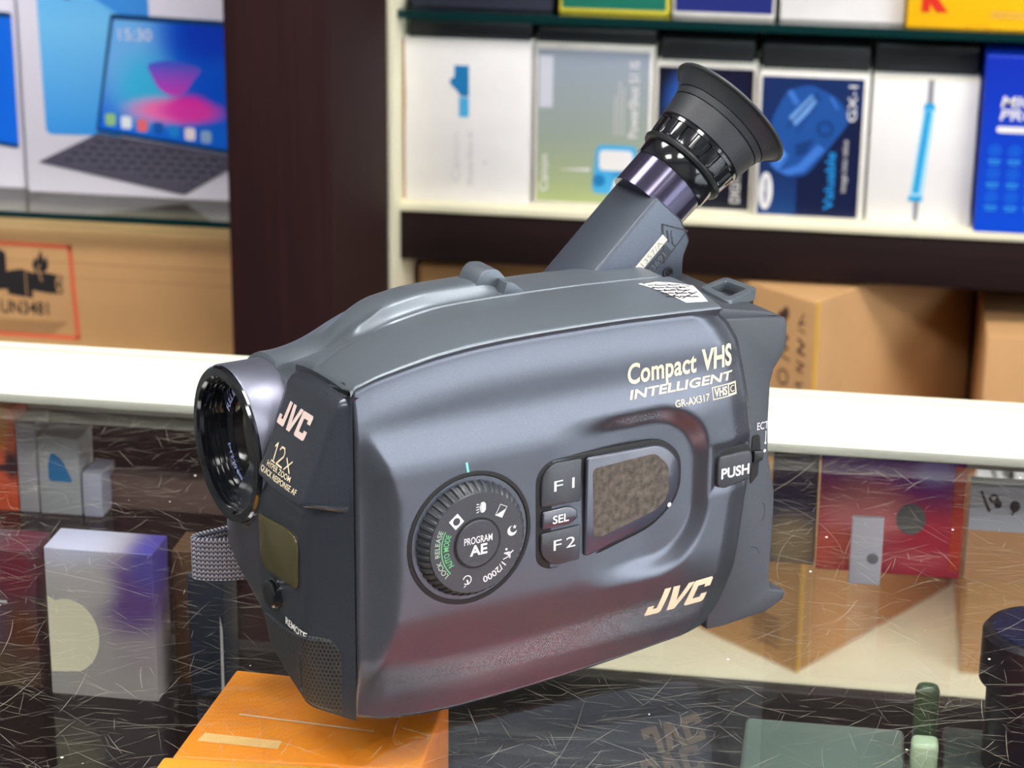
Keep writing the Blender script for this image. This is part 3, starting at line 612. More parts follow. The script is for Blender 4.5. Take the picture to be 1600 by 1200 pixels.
# ================================================================ the camcorder
# local millimetres: U from front to rear, V from the control side to the grip side, W up
CY = R(39.594)
camc = empty('camcorder', (-0.14339, 0.62137, ZG+.0088), CY)
tag(camc, 'dark grey compact camcorder with tilted viewfinder standing on the scratched glass counter', 'camcorder')
mm = lambda p: (p[0]/1000, p[1]/1000, p[2]/1000)
def plastic(name, col, rough=.36, flake=.25, metal=.0, bump=.25):
    m = mat(name, col, rough, metal, .5); N, L = nodes(m); p = N['Principled BSDF']
    tc = N.new('ShaderNodeTexCoord')
    n = N.new('ShaderNodeTexNoise'); n.inputs['Scale'].default_value = 3500; n.inputs['Detail'].default_value = 2; L.new(tc.outputs['Object'], n.inputs['Vector'])
    b = N.new('ShaderNodeBump'); b.inputs['Strength'].default_value = bump; b.inputs['Distance'].default_value = .0002
    L.new(n.outputs['Fac'], b.inputs['Height']); L.new(b.outputs[0], p.inputs['Normal'])
    if flake:
        r = N.new('ShaderNodeValToRGB'); r.color_ramp.elements[0].position = .45; r.color_ramp.elements[1].position = .72
        r.color_ramp.elements[0].color = (*col, 1); r.color_ramp.elements[1].color = (*[min(1, c*(1+flake*4)+.01) for c in col], 1)
        L.new(n.outputs['Fac'], r.inputs[0]); L.new(r.outputs[0], p.inputs['Base Color'])
    return m
m_body = plastic('blue_grey_metallic_paint', srgb(76, 79, 86), .27, .03, .65, .045)
m_cover = plastic('slate_grey_paint', srgb(88, 95, 102), .36, .03, .4, .08)
m_front = plastic('dark_slate_paint', srgb(56, 60, 68), .26, .03, .5, .08)
m_arm = plastic('arm_slate_paint', srgb(62, 68, 78), .36, .03, .45, .08)
m_rear = plastic('rear_slate_plastic', srgb(50, 54, 60), .48, .03, .05, .08)
m_black = mat('black_plastic', srgb(16, 17, 20), .4)
m_gap = mat('gap_black', srgb(4, 4, 5), .7)
m_rub = plastic('black_rubber', srgb(30, 32, 37), .5, .03, 0, .15)
m_glossk = mat('gloss_black', srgb(14, 15, 20), .12, coat=.5)
m_btn = plastic('button_dark_plastic', srgb(38, 41, 46), .42, .1, 0, .15)
m_crm = mat('cream_ink', srgb(216, 200, 168), .5)
m_whi = mat('white_ink', srgb(205, 205, 205), .5)
m_gri = mat('green_ink', srgb(90, 170, 110), .5)
Tt = [(0, 109.5), (7, 111.7), (15.4, 113.3), (27.5, 115.3), (39.9, 116.5), (52, 117.0), (65.6, 117.1), (80, 117.0), (96.3, 116.7), (117.6, 115.8), (133.2, 114.9), (150, 113.6)]
def T(u):
    e = 3.0; return (interp(u-e, Tt)+interp(u, Tt)*2+interp(u+e, Tt))/4 if u > 3 else interp(u, Tt)
Bt = [(0, 1.0), (1.8, -.9), (10, -3.8), (20, -5.3), (28, -5.9), (38, -6.3), (58, -6.0), (80, -5.0), (105, -3.5), (116, -2.4), (135, -.8), (150, .9)]
Rt = [(-8, 133), (-.8, 135.2), (1.4, 138.8), (5, 141.2), (9.6, 142.7), (22.8, 145.2), (46.8, 147.9), (56, 149.6), (71, 149), (79, 147.8), (93, 145.6), (102.7, 143.3), (108.6, 140.1), (112.2, 136.5), (114.2, 133), (117.5, 126)]
def fil(d, r): 
    if d >= r: return 0
    d = max(0, d); return r-math.sqrt(max(0, r*r-(r-d)**2))
def S(u, w):
    T_, B_, R_ = T(u), interp(u, Bt), interp(w, Rt)
    dt, db, df, dr = T_-w, w-B_, u-0, R_-u
    v = fil(dt, 2.6)+fil(db, 2.2)+fil(df, 1.3)+fil(dr, 3.2)
    v = min(v, 4.2)
    v += 2.2*(1-ss(0, 15, dt))**1.0+3.8*(1-ss(0, 24, db))+2.4*(1-ss(0, 12, dr))
    cw = interp(w, [(0, 5), (14, 7), (30, 13.5), (45, 15.5), (70, 15.5), (84, 11), (96, 5), (110, 3)])
    bul = ss(98, 80, w)*ss(0, cw, u)*ss(4, 34, w)*(1-.55*ss(118, 140, u))
    v -= 3.4*bul
    # hollow around the display
    qx, qw = abs(u-90)-(33-16), abs(w-57.5)-(20-13)
    sd = math.hypot(max(qx, 0), max(qw, 0))+min(max(qx, qw), 0)-14 if True else 0
    v += 3.2*(1-ss(1.5, 9.5, sd))*ss(72, 104, u+.25*(w-57))
    # hollow around the push button
    v += 1.0*(1-ss(0, 6, max(abs(u-139)-5, abs(w-60.5)-4)))
    return v
def grid_panel():
    nu, nw = 300, 236
    # closer spacing near the borders
    def sp(n):
        t = np.linspace(0, 1, n+1); return list(.72*t+.28*(.5-.5*np.cos(PI*t)))
    SU, SW = sp(nu), sp(nw); V = []; F = []
    for j in range(nw+1):
        for i in range(nu+1):
            u0 = SU[i]*150; w = interp(u0, Bt)+(T(u0)-interp(u0, Bt))*SW[j]
            u = u0*interp(w, Rt)/150
            V.append((u, S(u, w), w))
    n1 = nu+1
    for j in range(nw):
        for i in range(nu): k = j*n1+i; F.append((k, k+1, k+n1+1, k+n1))
    # side wall going inwards
    loop = [i for i in range(n1)]+[j*n1+nu for j in range(1, nw+1)]+[nw*n1+i for i in range(nu-1, -1, -1)]+[j*n1 for j in range(nw-1, 0, -1)]
    k0 = len(V)
    for q in loop: V.append((V[q][0], max(V[q][1]+3, 7.5), V[q][2]))
    for a in range(len(loop)):
        b = (a+1) % len(loop); F.append((loop[b], loop[a], k0+a, k0+b))
    o = mesh('side_panel', [mm(v) for v in V], F, m_body, camc)
    return autosmooth(o, 88)
sp = grid_panel()
def onS(off=.12, du=0, dw=0): return lambda u, w: mm((u+du, S(u+du, w+dw)-off, w+dw))
# ---- inner body (black), shells
def seamw(u): return T(u)+interp(u, [(-3, -3.6), (0, -3.4), (10, -.3), (25, 2.0), (45, 3.6), (150, 3.4)])
rings = []
for u in np.linspace(2.5, 131, 28):
    t_ = T(u)-1.6; s_ = seamw(u)-2
    rings.append([mm(p) for p in ((u, 9, 4), (u, 9, t_-.5), (u, 14, (t_+s_)/2+.6), (u, 31, s_-.5), (u, 33, s_-7), (u, 42, s_-20), (u, 52, s_-30), (u, 60, s_-50), (u, 66, 40), (u, 64, 32), (u, 62, 10), (u, 50, 2), (u, 20, 0))])
loft('inner_body', rings, m_gap, camc)
box('base_plate', .030, .128, .018, .060, -.0088, .004, m_black, camc, .0015)
# near half of the top cover
def cov(u, v):
    a = T(u)+.75; b = seamw(u); t = min(1, max(0, v/31)); h = interp(u, [(0, .6), (40, 1.3), (150, 1.2)])
    return a+(b-a)*t+h*math.sin(PI*t)-fil(v-.2, 1.0)*.8
rings = []
for u in list(np.linspace(-1.0, 8, 10))+list(np.linspace(10, 132.4, 52))+[132.8, 133.2, 133.6]:
    end = fil(u+1.0, 2.2)+fil(133.6-u, .8)
    vs = [.25, .6, 1.2, 2, 4, 7, 11, 15, 20, 25, 29, 30.2, 30.7]
    uu = u
    top_ = [mm((uu, v, cov(u, v)-end-(fil(30.7-v, .8)))) for v in vs]
    rings.append(top_+[mm((uu, 30.7, seamw(u)-4.5)), mm((uu, 6, T(u)-5.5)), mm((uu, .9, T(u)-.1))])
loft('top_cover', rings, m_cover, camc, ang=50)
# grip half shell with its raised rail
GC = (66.0, 73.2)
def gripsec(u):
    """(v, w) points from the seam over the top to the grip side"""
    sw = seamw(u); P = []
    k = ss(4, 34, u)
    for i in range(49):
        t = i/48
        if t < .25: a = (31+t/.25*8, sw)
        else:
            g = (t-.25)/.75*PI/2*1.05; a = (39+52*math.sin(g), sw-40+40*math.cos(g))
        if t < .25:
            q = t/.25; c0, c1 = (31.1, sw), (GC[0]+28*math.cos(R(106)), GC[1]+28*math.sin(R(106)))
            b = (c0[0]+(c1[0]-c0[0])*q, c0[1]+(c1[1]-c0[1])*q+1.2*math.sin(PI*q))
        else:
            g = R(106-(t-.25)/.75*140); b = (GC[0]+28*math.cos(g), GC[1]+28*math.sin(g))
        v_ = a[0]*k+b[0]*(1-k); w_ = a[1]*k+b[1]*(1-k)
        if t == 0: v_, w_ = 31.1, sw
        r_ = ss(15, 22, u)*(1-ss(66, 74, u))*ss(36.0, 39.8, v_)*(1-ss(54, 64, v_))*2.9
        gr = ss(15, 26, u)*(1-ss(60, 72, u))*ss(32, 34, v_)*(1-ss(35, 37, v_))*.9
        P.append((v_, w_+r_-gr))
    P[0] = (31.1, P[0][1]-.5); 
    return P
rings = []
for u in list(np.linspace(2, 34, 34))+list(np.linspace(36, 133, 46)):
    P = gripsec(u); P += [(91, 55), (89, 45), (82, 36), (70, 32), (33, 40)]
    e = fil(u-2, 1.5)+fil(133-u, 2)
    rings.append([mm((u, v-(e if v > 60 else 0), w-e)) for v, w in P])
loft('grip_shell', rings, m_cover, camc, ang=40)
# zoom rocker
prism('zoom_rocker', poly_round([(62, 119.5), (64.5, 125.5), (67, 127.6), (71.5, 127.2), (76.5, 121.5), (78, 118)], 1.2, 3), lambda p, h: mm((p[0], h, p[1])), 38.5, 50, m_cover, camc, .0007)
zr = prism('rocker_guard', poly_round([(69.5, 118.5), (71.5, 124.5), (74, 123.8), (80, 118.8)], .8, 3), lambda p, h: mm((p[0], h, p[1])), 32.5, 39, m_cover, camc, .0006)
# ---- rear block
RP = [(126, 110.4), (140, 109.3), (150, 108.2), (163.2, 106.4), (164, 103.5), (164.1, 96.5), (162.5, 93), (159.4, 88.8), (158.2, 84), (158.1, 70), (158.8, 58), (162, 45), (162.3, 38), (161.8, 13), (162.6, 8), (168.8, 6.2), (169.4, 4.6), (168.4, 2.8), (163.5, .6), (160.5, -.4), (143.5, -1.7), (136, -1.5), (136, 50)]
rb = prism('rear_block', RP, lambda p, h: mm((p[0], h, p[1])), 5.2, 74, m_rear, camc, .0007)
V8 = [mm(p) for p in ((139, 5, 106.5), (157, 5, 107.0), (139, 31, 110.5), (157, 31, 110.5))]
# rear tops: sloping deck
prism('rear_deck', [(126, 108), (162.5, 106.6), (157, 109.0), (146, 111.2), (133, 113.6), (126, 114)], lambda p, h: mm((p[0], h, p[1])), 7, 60, m_rear, camc, .0007)
# eyelet frame
def eyelet():
    c0 = [(163.2, 38.5), (165.0, 22.5), (144.2, 12.8), (147.9, 34)]
    c0 = [(145.2, 13.5), (163.6, 21.5), (162.2, 38.5), (147.0, 32.5)]
    ou = poly_round(c0, 3.0, 4); n = len(ou); cx = sum(p[0] for p in c0)/4; cy = sum(p[1] for p in c0)/4
    inn = [(cx+(p[0]-cx)*.60, cy+(p[1]-cy)*.62) for p in poly_round(c0, 1.5, 4)]
    V = [(*p, 112.2) for p in ou]+[(*p, 112.2) for p in inn]+[(*p, 108.6) for p in ou]+[(*p, 108.6) for p in inn]
    F = []
    for i in range(n):
        j = (i+1) % n
        F += [(i, j, n+j, n+i), (2*n+j, 2*n+i, 3*n+i, 3*n+j), (j, i, 2*n+i, 2*n+j), (n+i, n+j, 3*n+j, 3*n+i)]
    o = mesh('strap_eyelet', [mm(v) for v in V], F, m_cover, camc); bevel(o, .0006, 2); return o
eyelet()
prism('eyelet_floor', [(147, 16), (162, 22), (161, 36), (148.5, 31)], lambda p, h: mm((p[0], p[1], h)), 106.8, 109.2, m_black, camc)
# EJECT slide on the rear block side
Flat().text('ECT', 153.4, 68.2, 2.6, 4.6, .01).rect(157.0, 63.2, 157.35, 67.3).disc(157.15, 63, .45).disc(157, 60.2, .6).obj('lettering', lambda x, y: mm((x, 5.1, y)), m_whi, camc)
prism('eject_slot', poly_round([(151.5, 49), (154.5, 52), (155, 62), (154.5, 66.5), (151.5, 66.5)], 1), lambda p, h: mm((p[0], h, p[1])), 4.9, 6, m_gap, camc)
prism('eject_slider', poly_round([(151.5, 57), (155.6, 57.6), (155.6, 61), (151.5, 61.4)], .8), lambda p, h: mm((p[0], h, p[1])), 3.6, 6, m_black, camc, .0004)
# rear block grooves
Flat().ring(156.5, 38, 3.4, 3.7, -70, 70, ax=.5).ring(153.5, 22, 3.4, 3.7, 10, 100, ax=.9).obj('moulded_mark', lambda x, y: mm((x, 5.1, y)), m_black, camc)
# ---- front module
def wbot(v): return interp(v, [(0, .5), (4, 1.2), (12, 3.6), (25, 7.5), (37, 12.5), (41, 15.5), (43.5, 24), (48, 27.5), (70, 30), (80, 36), (90, 43)])
def wtop(v): return interp(v, [(0, 107.3), (38, 104), (41, 98), (43, 66), (45, 60), (50, 50), (56, 46.5), (66, 45.5), (84, 46)])
def plan(w):
    bu = interp(w, [(0, -10.5), (8, -11.6), (27, -12.6), (64, -12.6), (70, -11), (76, -3), (110, -1)])
    bv = interp(w, [(0, 12.5), (27, 10.6), (64, 10.4), (70, 9), (76, 2), (110, .6)])
    cu = interp(w, [(0, -11), (27, -12.4), (64, -12.6), (70, -11), (76, -2), (110, -1)])
    cv = interp(w, [(0, 38), (14, 38.8), (24, 42), (45, 44), (110, 44)])
    du = interp(w, [(0, -8), (60, -8.5), (66, -3), (110, -1)])
    A = (-.35, .6); B = (bu, bv); C_ = (cu, cv); D = (du, 80); E_ = (0, 90)
    out = [A]
    def rnd(p0, p1, p2, r):
        a = Vector(p0)-Vector(p1); b = Vector(p2)-Vector(p1); p1 = Vector(p1); ra = min(r, a.length*.45); rb_ = min(r, b.length*.45)
        X = p1+a.normalized()*ra; Y = p1+b.normalized()*rb_
        for k in range(7): t = k/6; out.append(tuple(X*(1-t)**2+p1*2*t*(1-t)+Y*t*t))
    for k in (.25, .5, .75): out.append((A[0]+(B[0]-A[0])*k, A[1]+(B[1]-A[1])*k))
    rnd(A, B, C_, 3.0)
    for k in (.1, .2, .3, .4, .5, .6, .7, .8, .9): out.append((B[0]+(C_[0]-B[0])*k, B[1]+(C_[1]-B[1])*k))
    rnd(B, C_, D, 2.0); 
    for k in (.3, .6): out.append((C_[0]+(D[0]-C_[0])*k, C_[1]+(D[1]-C_[1])*k))
    rnd(C_, D, E_, 4); out += [E_, (8, 88), (8, 12), (-.35, 8)]
    return out
n = len(plan(30)); rings = []
ref = plan(30)
for k in range(61):
    t = k/60; ring_ = []
    for i in range(n):
        v0 = ref[i][1]; w = wbot(v0)+(wtop(v0)-wbot(v0))*t; p = plan(w)[i]; ring_.append(mm((p[0], p[1], w)))
    rings.append(ring_)
loft('front_module', rings, m_front, camc, ang=50)
def onfront(off=.15):
    """map (v across the front face, w) -> surface point of the front module, seen from the front"""
    def f(v, w):
        P = plan(w); best = None
        for a, b in zip(P[:-2], P[1:-1]):
            if min(a[1], b[1]) <= v <= max(a[1], b[1]) and abs(a[1]-b[1]) > 1e-6:
                t = (v-a[1])/(b[1]-a[1]); u = a[0]+(b[0]-a[0])*t
                if best is None or u < best: best = u
        return mm(((best if best is not None else 0)-off, v, w))
    return f
# infrared window
iw = poly_round([(42, 58.3), (38, 58.4), (21.6, 60.4), (15.2, 59.6), (13.6, 56.5), (14.6, 43.2), (17, 42.2), (22.5, 42.0), (36.7, 41.0), (41.2, 43.9)], 1.2, 3)
m_ir = mat('smoked_olive_window', srgb(70, 66, 38), .08, coat=.3)
prism('infrared_window', iw, lambda p, h: mm((h, p[0], p[1])), -13.4, -11.5, m_ir, camc, .0005)
prism('window_rim', [((x-28)*1.035+28, (y-50.5)*1.05+50.5) for x, y in iw], lambda p, h: mm((h, p[0], p[1])), -12.85, -11.5, m_black, camc, .0003)
lathe('remote_sensor', mm((-11.8, 32.3, 34.2)), (-1, 0, 0), [(0, .0052), (.0012, .0052), (.0014, .0047), (.0026, .0046), (.0031, .0040)], m_glossk, camc, 40)
Flat().text('REMOTE', 37.5, 27.2, 2.4, 14, .02).xform(lambda x, y: (75-x-13.0+.0, y-.02*(x-30))).obj('lettering', onfront(.2), m_whi, camc)
# microphone grille
m_gr = mat('black_grille', srgb(26, 28, 32), .45)
N, L = nodes(m_gr); p = N['Principled BSDF']; uvn = N.new('ShaderNodeUVMap'); uvn.uv_map = 'UVMap'
def hexnodes(scale, off):
    mp = N.new('ShaderNodeMapping'); mp.inputs['Scale'].default_value = (scale, scale/1.732, 1); mp.inputs['Location'].default_value = (off, off, 0); L.new(uvn.outputs[0], mp.inputs[0])
    fr = N.new('ShaderNodeVectorMath'); fr.operation = 'FRACTION'; L.new(mp.outputs[0], fr.inputs[0])
    su = N.new('ShaderNodeVectorMath'); su.operation = 'SUBTRACT'; L.new(fr.outputs[0], su.inputs[0]); su.inputs[1].default_value = (.5, .5, 0)
    sc_ = N.new('ShaderNodeVectorMath'); sc_.operation = 'MULTIPLY'; L.new(su.outputs[0], sc_.inputs[0]); sc_.inputs[1].default_value = (1, 1.732, 0)
    ln = N.new('ShaderNodeVectorMath'); ln.operation = 'LENGTH'; L.new(sc_.outputs[0], ln.inputs[0]); return ln.outputs['Value']
d1, d2 = hexnodes(1/1.62, 0), hexnodes(1/1.62, .5)
mi = N.new('ShaderNodeMath'); mi.operation = 'MINIMUM'; L.new(d1, mi.inputs[0]); L.new(d2, mi.inputs[1])
rp = N.new('ShaderNodeValToRGB'); rp.color_ramp.elements[0].position = .36; rp.color_ramp.elements[0].color = (.002, .002, .002, 1); rp.color_ramp.elements[1].position = .42; rp.color_ramp.elements[1].color = (*srgb(46, 48, 53), 1)
L.new(mi.outputs[0], rp.inputs[0]); L.new(rp.outputs[0], p.inputs['Base Color'])
bp = N.new('ShaderNodeBump'); bp.inputs['Strength'].default_value = .9; bp.inputs['Distance'].default_value = .0006; L.new(rp.outputs[0], bp.inputs['Height']); L.new(bp.outputs[0], p.inputs['Normal'])
def grille():
    V = []; F = []; UV = []; i0 = 1; idx = [i for i in range(len(ref)) if i >= 1 and ref[i][1] <= 41.9 and i < len(ref)-4 and ref[i][0] < -0.5]
    rows = 30
    for r_ in range(rows+1):
        for i in idx:
            v0 = ref[i][1]; wt = interp(v0, [(0, 12), (2.2, 20), (3.6, 26.5), (6, 28.3), (10, 28.6), (20, 26.0), (42, 24.5)]); wb = wbot(v0)+.6
            if v0 < 6: wb += .3*(6-v0)
            w = wb+(wt-wb)*r_/rows; p_ = plan(w)[i]; q_ = plan(w)[max(i-1, 0)]; s_ = plan(w)[min(i+1, len(ref)-1)]
            tx_, ty_ = s_[0]-q_[0], s_[1]-q_[1]; l = math.hypot(tx_, ty_) or 1; nx, ny = -ty_/l, tx_/l
            if nx > 0: nx, ny = -nx, -ny
            e = .55 if 0 < r_ < rows and i not in (idx[0], idx[-1]) else -.1
            V.append((p_[0]+nx*e, p_[1]+ny*e, w)); UV.append((v0*1.0-p_[0]*.9, w))
    n_ = len(idx)
    for r_ in range(rows):
        for k in range(n_-1): q_ = r_*n_+k; F.append((q_, q_+1, q_+n_+1, q_+n_))
    o = mesh('microphone_grille', [mm(v) for v in V], F, m_gr, camc, True)
    uv = o.data.uv_layers.new(name='UVMap')
    for lp in o.data.loops: uv.data[lp.index].uv = UV[lp.vertex_index]
    return o
g_ = grille()
# ---- hood with the logo
HB = [mm(p) for p in ((3, .6, 70.5), (-14.4, 4.8, 72.4), (3, 44, 71), (-14.8, 39.6, 71.6), (3, .6, 108.6), (-2.2, 1.6, 106.6), (3, 38.5, 106.2), (-2.4, 37.5, 105.0))]
# polygon with crowned top edge
def hoodmesh():
    nv, nw_ = 24, 30; V = []; F = []
    for j in range(nw_+1):
        for i in range(nv+1):
            s, t = i/nv, j/nw_
            vb = 4.6+(39.4-4.6)*s; vt = 1.6+(37.8-1.6)*s
            v = vb+(vt-vb)*t; wt = 106.4+5.2*(s-.0)*(1-s)*1.15-.8*s; wb = 72.6-.9*math.sin(PI*s); w = wb+(wt-wb)*t
            u = -3-12*(107-w)/34-.9*math.sin(PI*s)*.8
            # round the borders back
            dx = min(s, 1-s)*35; dz0 = t*34; dz1 = (1-t)*34
            u += fil(dx, 1.9)+fil(dz0, 2.0)+fil(dz1, 4.2)*.9
            V.append((u, v, w))
    n1 = nv+1
    for j in range(nw_):
        for i in range(nv): k = j*n1+i; F.append((k, k+1, k+n1+1, k+n1))
    loop = [i for i in range(n1)]+[j*n1+nv for j in range(1, nw_+1)]+[nw_*n1+i for i in range(nv-1, -1, -1)]+[j*n1 for j in range(nw_-1, 0, -1)]
    k0 = len(V)
    for q_ in loop:
        u, v, w = V[q_]; s = (v-4)/35; V.append((-.7, .8+40*min(1, max(0, s)) if s < .5 else v+1, w+(1.0 if w > 95 else -2.6 if w < 76 else 0)))
    for a in range(len(loop)):
        b = (a+1) % len(loop); F.append((loop[b], loop[a], k0+a, k0+b))
    F.append(tuple(range(k0, k0+len(loop))))
    o = mesh('lens_hood_panel', [mm(v) for v in V], F, m_front, camc); return autosmooth(o, 48)
hp = hoodmesh(); hp['label'] = 'dark slate hood panel with cream logo'
def onhood(x, y):   # x = mm from the grip-side edge (left as seen), y = W
    v = 39-x; s = (v-4)/35; u = -3-12*(107-y)/34-.72*math.sin(PI*min(1, max(0, s))); return mm((u-.22, v, y))
F_ = Flat(); jvc_logo(F_, 0, 0, 21.5, 8.0, .22)
F_.xform(lambda x, y: (4.0+x, 90.3+y)).obj('lettering', onhood, mat('blush_ink', srgb(212, 190, 182), .5), camc, cut=3)
F_ = Flat().line([(8.2, 84.2), (9.4, 85.4), (9.4, 79.8)], .7).line([(8.0, 79.8), (10.8, 79.8)], .45)
F_.line([(11.8, 84.2), (12.6, 85.2), (14.4, 85.3), (15.3, 84.2), (15.2, 83.0), (11.8, 79.9), (15.9, 79.9)], .6).line([(17.4, 83.3), (21.2, 79.9)], .6).line([(21.2, 83.3), (17.4, 79.9)], .5)
F_.text('HYPER ZOOM', 6.0, 77.6, 1.7, 17, .012).text('QUICK RESPONSE AF', 2.8, 75.2, 1.7, 25.5, .012)
F_.obj('lettering', onhood, m_crm, camc, cut=3)
# ---- lens
LO = mm((5.0, 66.0, 73.2)); AX = (-1, 0, 0)
m_brl = plastic('brushed_barrel', srgb(108, 110, 124), .36, 0, .7, .05)
N, L = nodes(m_brl); tc = N.new('ShaderNodeTexCoord'); mp = N.new('ShaderNodeMapping'); mp.inputs['Scale'].default_value = (9000, 60, 60); nn = N.new('ShaderNodeTexNoise'); nn.inputs['Scale'].default_value = 1
L.new(tc.outputs['Object'], mp.inputs[0]); L.new(mp.outputs[0], nn.inputs['Vector']); b = N.new('ShaderNodeBump'); b.inputs['Strength'].default_value = .35; b.inputs['Distance'].default_value = .0001; L.new(nn.outputs['Fac'], b.inputs['Height']); L.new(b.outputs[0], N['Principled BSDF'].inputs['Normal'])
lens = lathe('lens_barrel', LO, AX, [(-.006, .0240), (-.001, .0262), (.0165, .0262), (.0172, .0258), (.0174, .0240)], m_brl, camc, 96, caps=(True, False)); lens['label'] = 'brushed silver-grey barrel'
lathe('front_ring', LO, AX, [(.0168, .0259), (.0178, .0258), (.0186, .0252), (.0187, .0226), (.0178, .0218), (.0165, .0216), (.0164, .0210), (.0150, .0209), (.0149, .0203), (.0135, .0202), (.0134, .0195), (.0120, .0194), (.0119, .0186), (.0100, .0184)], m_glossk, lens, 96, caps=(False, False), ang=25)
lathe('name_ring', LO, AX, [(.0100, .0186), (.0085, .0150)], mat('black_name_ring', srgb(12, 13, 22), .2), lens, 96, caps=(False, False))
lathe('front_glass', LO, AX, [(.0090, .0152), (.0100, .0120), (.0106, .0070), (.0108, .0005)], mat('coated_dark_glass', srgb(26, 24, 18), .08, coat=.8), lens, 96, caps=(False, True), ang=60)
def ringtext(txt, r, h, a0, a1, s, m, cw=True):
    F_ = Flat().text(txt, 0, 0, h, None, .02); W_ = max(v[0] for v in F_.V); out = []
    def f(x, y):
        a = R(a0+(a1-a0)*x/W_); rr = r+y
        # looking at the lens from the front: left as seen is +V
        return (LO[0]-s, LO[1]-math.cos(a)*rr/1000, LO[2]+math.sin(a)*rr/1000)
    return F_.obj('lettering', f, m, lens)
ringtext('FULL R', 15.9, 2.4, 160, 126, .0102, mat('bluish_ink', srgb(190, 195, 245), .4))
ringtext('f=4.2-50.4mm  1:1.6 FL', 15.9, 2.1, 200, 284, .0102, mat('bluish_ink_b', srgb(170, 180, 240), .4))
# ---- dial
dc = (37.6, 56.0); dv = S(*dc)
dorg = mm((dc[0], dv+1.4, dc[1])); DX = (0, -1, 0)
rim = lathe('dial_rim', dorg, DX, [(-.001, .0224), (.0010, .0224), (.0016, .0219), (.0017, .0208), (.0010, .0198), (-.001, .0188)], m_gap, camc, 96, caps=(False, False))  # recess rim, its black also painting the shadow around the knurl
def kn(k, t, r): return r*(1+(.018 if math.cos(t*46) > 0 else -.018)) if k in (1, 2, 3) else r
dial = lathe('program_dial', dorg, DX, [(0, .0188), (.0002, .0190), (.0032, .0182), (.0052, .0170), (.0056, .0166), (.0060, .0164)], m_btn, camc, 276, rfun=kn, ang=30)
dcx, dcw = 37.6, 56.0; DV = dv+1.4-6.0
lathe('centre_button', mm((dcx, DV, dcw)), DX, [(-.001, .0078), (.0004, .0077), (.0007, .0073)], m_btn, dial, 64)
lathe('button_gap', mm((dcx, DV, dcw)), DX, [(-.001, .0084), (.00008, .0084)], m_gap, dial, 64)
K = Flat()
def dm(off): return lambda x, y: mm((x, DV-off, y))
Flat().text('PROGRAM', dcx-5.0, dcw+.3, 2.3, 10.0, .012).text('AE', dcx-3.0, dcw-3.6, 3.3, 6.2, .03).obj('lettering', dm(.85), m_whi, dial)
sym = Flat()
def at(cx, cy, rot, prim):
    f = Flat(); prim(f); c_, s_ = math.cos(R(rot)), math.sin(R(rot)); sym.add([(cx+x*c_-y*s_, cy+x*s_+y*c_) for x, y in f.V], f.F)
ox, ow = dcx-37.3, dcw-56.2
at(30.0+ox, 64.7+ow, 38, lambda f: f.add([(-1.9, -1.9), (1.9, -1.9), (1.9, 1.9), (-1.9, 1.9)]+[(1.25*math.cos(2*PI*i/24), 1.25*math.sin(2*PI*i/24)) for i in range(24)], [(0, 1)+tuple(4+(i % 24) for i in range(21, 14, -1)), (1, 2)+tuple(4+(i % 24) for i in range(27, 20, -1)), (2, 3)+tuple(4+(i % 24) for i in range(33, 26, -1)), (3, 0)+tuple(4+(i % 24) for i in range(39, 32, -1))]))
at(38.8+ox, 67.7+ow, 0, lambda f: f.poly([(-.2, -1.7), (.9, -1.7), (1.5, -.9), (1.5, .9), (.9, 1.7), (-.2, 1.7)]).poly([(-.45, -1.5), (-.7, 0), (-.45, 1.5), (-.3, 0)]).line([(-1.0, 1.2), (-1.7, 1.3)], .3).line([(-1.0, .4), (-1.8, .4)], .3).line([(-1.0, -.4), (-1.8, -.5)], .3).line([(-1.0, -1.2), (-1.7, -1.5)], .3))
at(45.8+ox, 65.2+ow, -28, lambda f: f.poly([(-1.3, -1.9), (1.3, -1.9), (1.3, 1.2)]).line([(-1.3, -1.9), (-1.3, 1.9), (1.3, 1.9), (1.3, -1.9)], .2))
def moon(f):
    P = [(1.7*math.cos(R(a)), 1.7*math.sin(R(a))) for a in range(95, 361, 15)]+[(.5+1.25*math.cos(R(a)), .55+1.25*math.sin(R(a))) for a in range(330, 104, -15)]
    f.poly(P); f.poly([(.9+(.8 if i % 2 == 0 else .32)*math.cos(R(90+36*i)), 1.1+(.8 if i % 2 == 0 else .32)*math.sin(R(90+36*i))) for i in range(10)])
at(49.8+ox, 57.8+ow, 0, moon)
at(48.4+ox, 50.3+ow, 10, lambda f: f.disc(-.3, 1.7, .4).line([(-1.2, .6), (.4, .4), (1.0, 0), (1.9, .4)], .45).line([(-1.9, -1.2), (-.2, -1.0), (.3, -.3)], .35).line([(-.6, .2), (.6, -.4), (.4, -1.5)], .5))
def tm(f): f.ring(0, 0, 1.25, 1.6, -150, 150).line([(0, -.1), (0, -1.5)], .5).line([(-1.0, -1.6), (-1.6, -1.9)], .3)
at(33.8+ox, 44.5+ow, 15, tm)
sym.obj('symbols', dm(.1), m_whi, dial)
def arctext(txt, r, h, a0, a1, m, inward=False, W_=None, name='lettering'):
    F_ = Flat().text(txt, 0, 0, h, None, .01); W_ = max(v[0] for v in F_.V)
    def f(x, y):
        a = R(a0+(a1-a0)*x/W_); rr = r+(y if not inward else -y); return mm((dcx+math.cos(a)*rr, DV-.1, dcw+math.sin(a)*rr))
    return F_.obj(name, f, m, dial)
arctext('1/2000', 12.0, 2.1, 318, 280, m_whi)
arctext('LOCK  RELEASE', 13.2, 1.7, 221, 153, mat('pale_green_ink', srgb(150, 170, 150), .5))
arctext('AUTO MODE', 10.0, 1.9, 216, 155, m_gri)
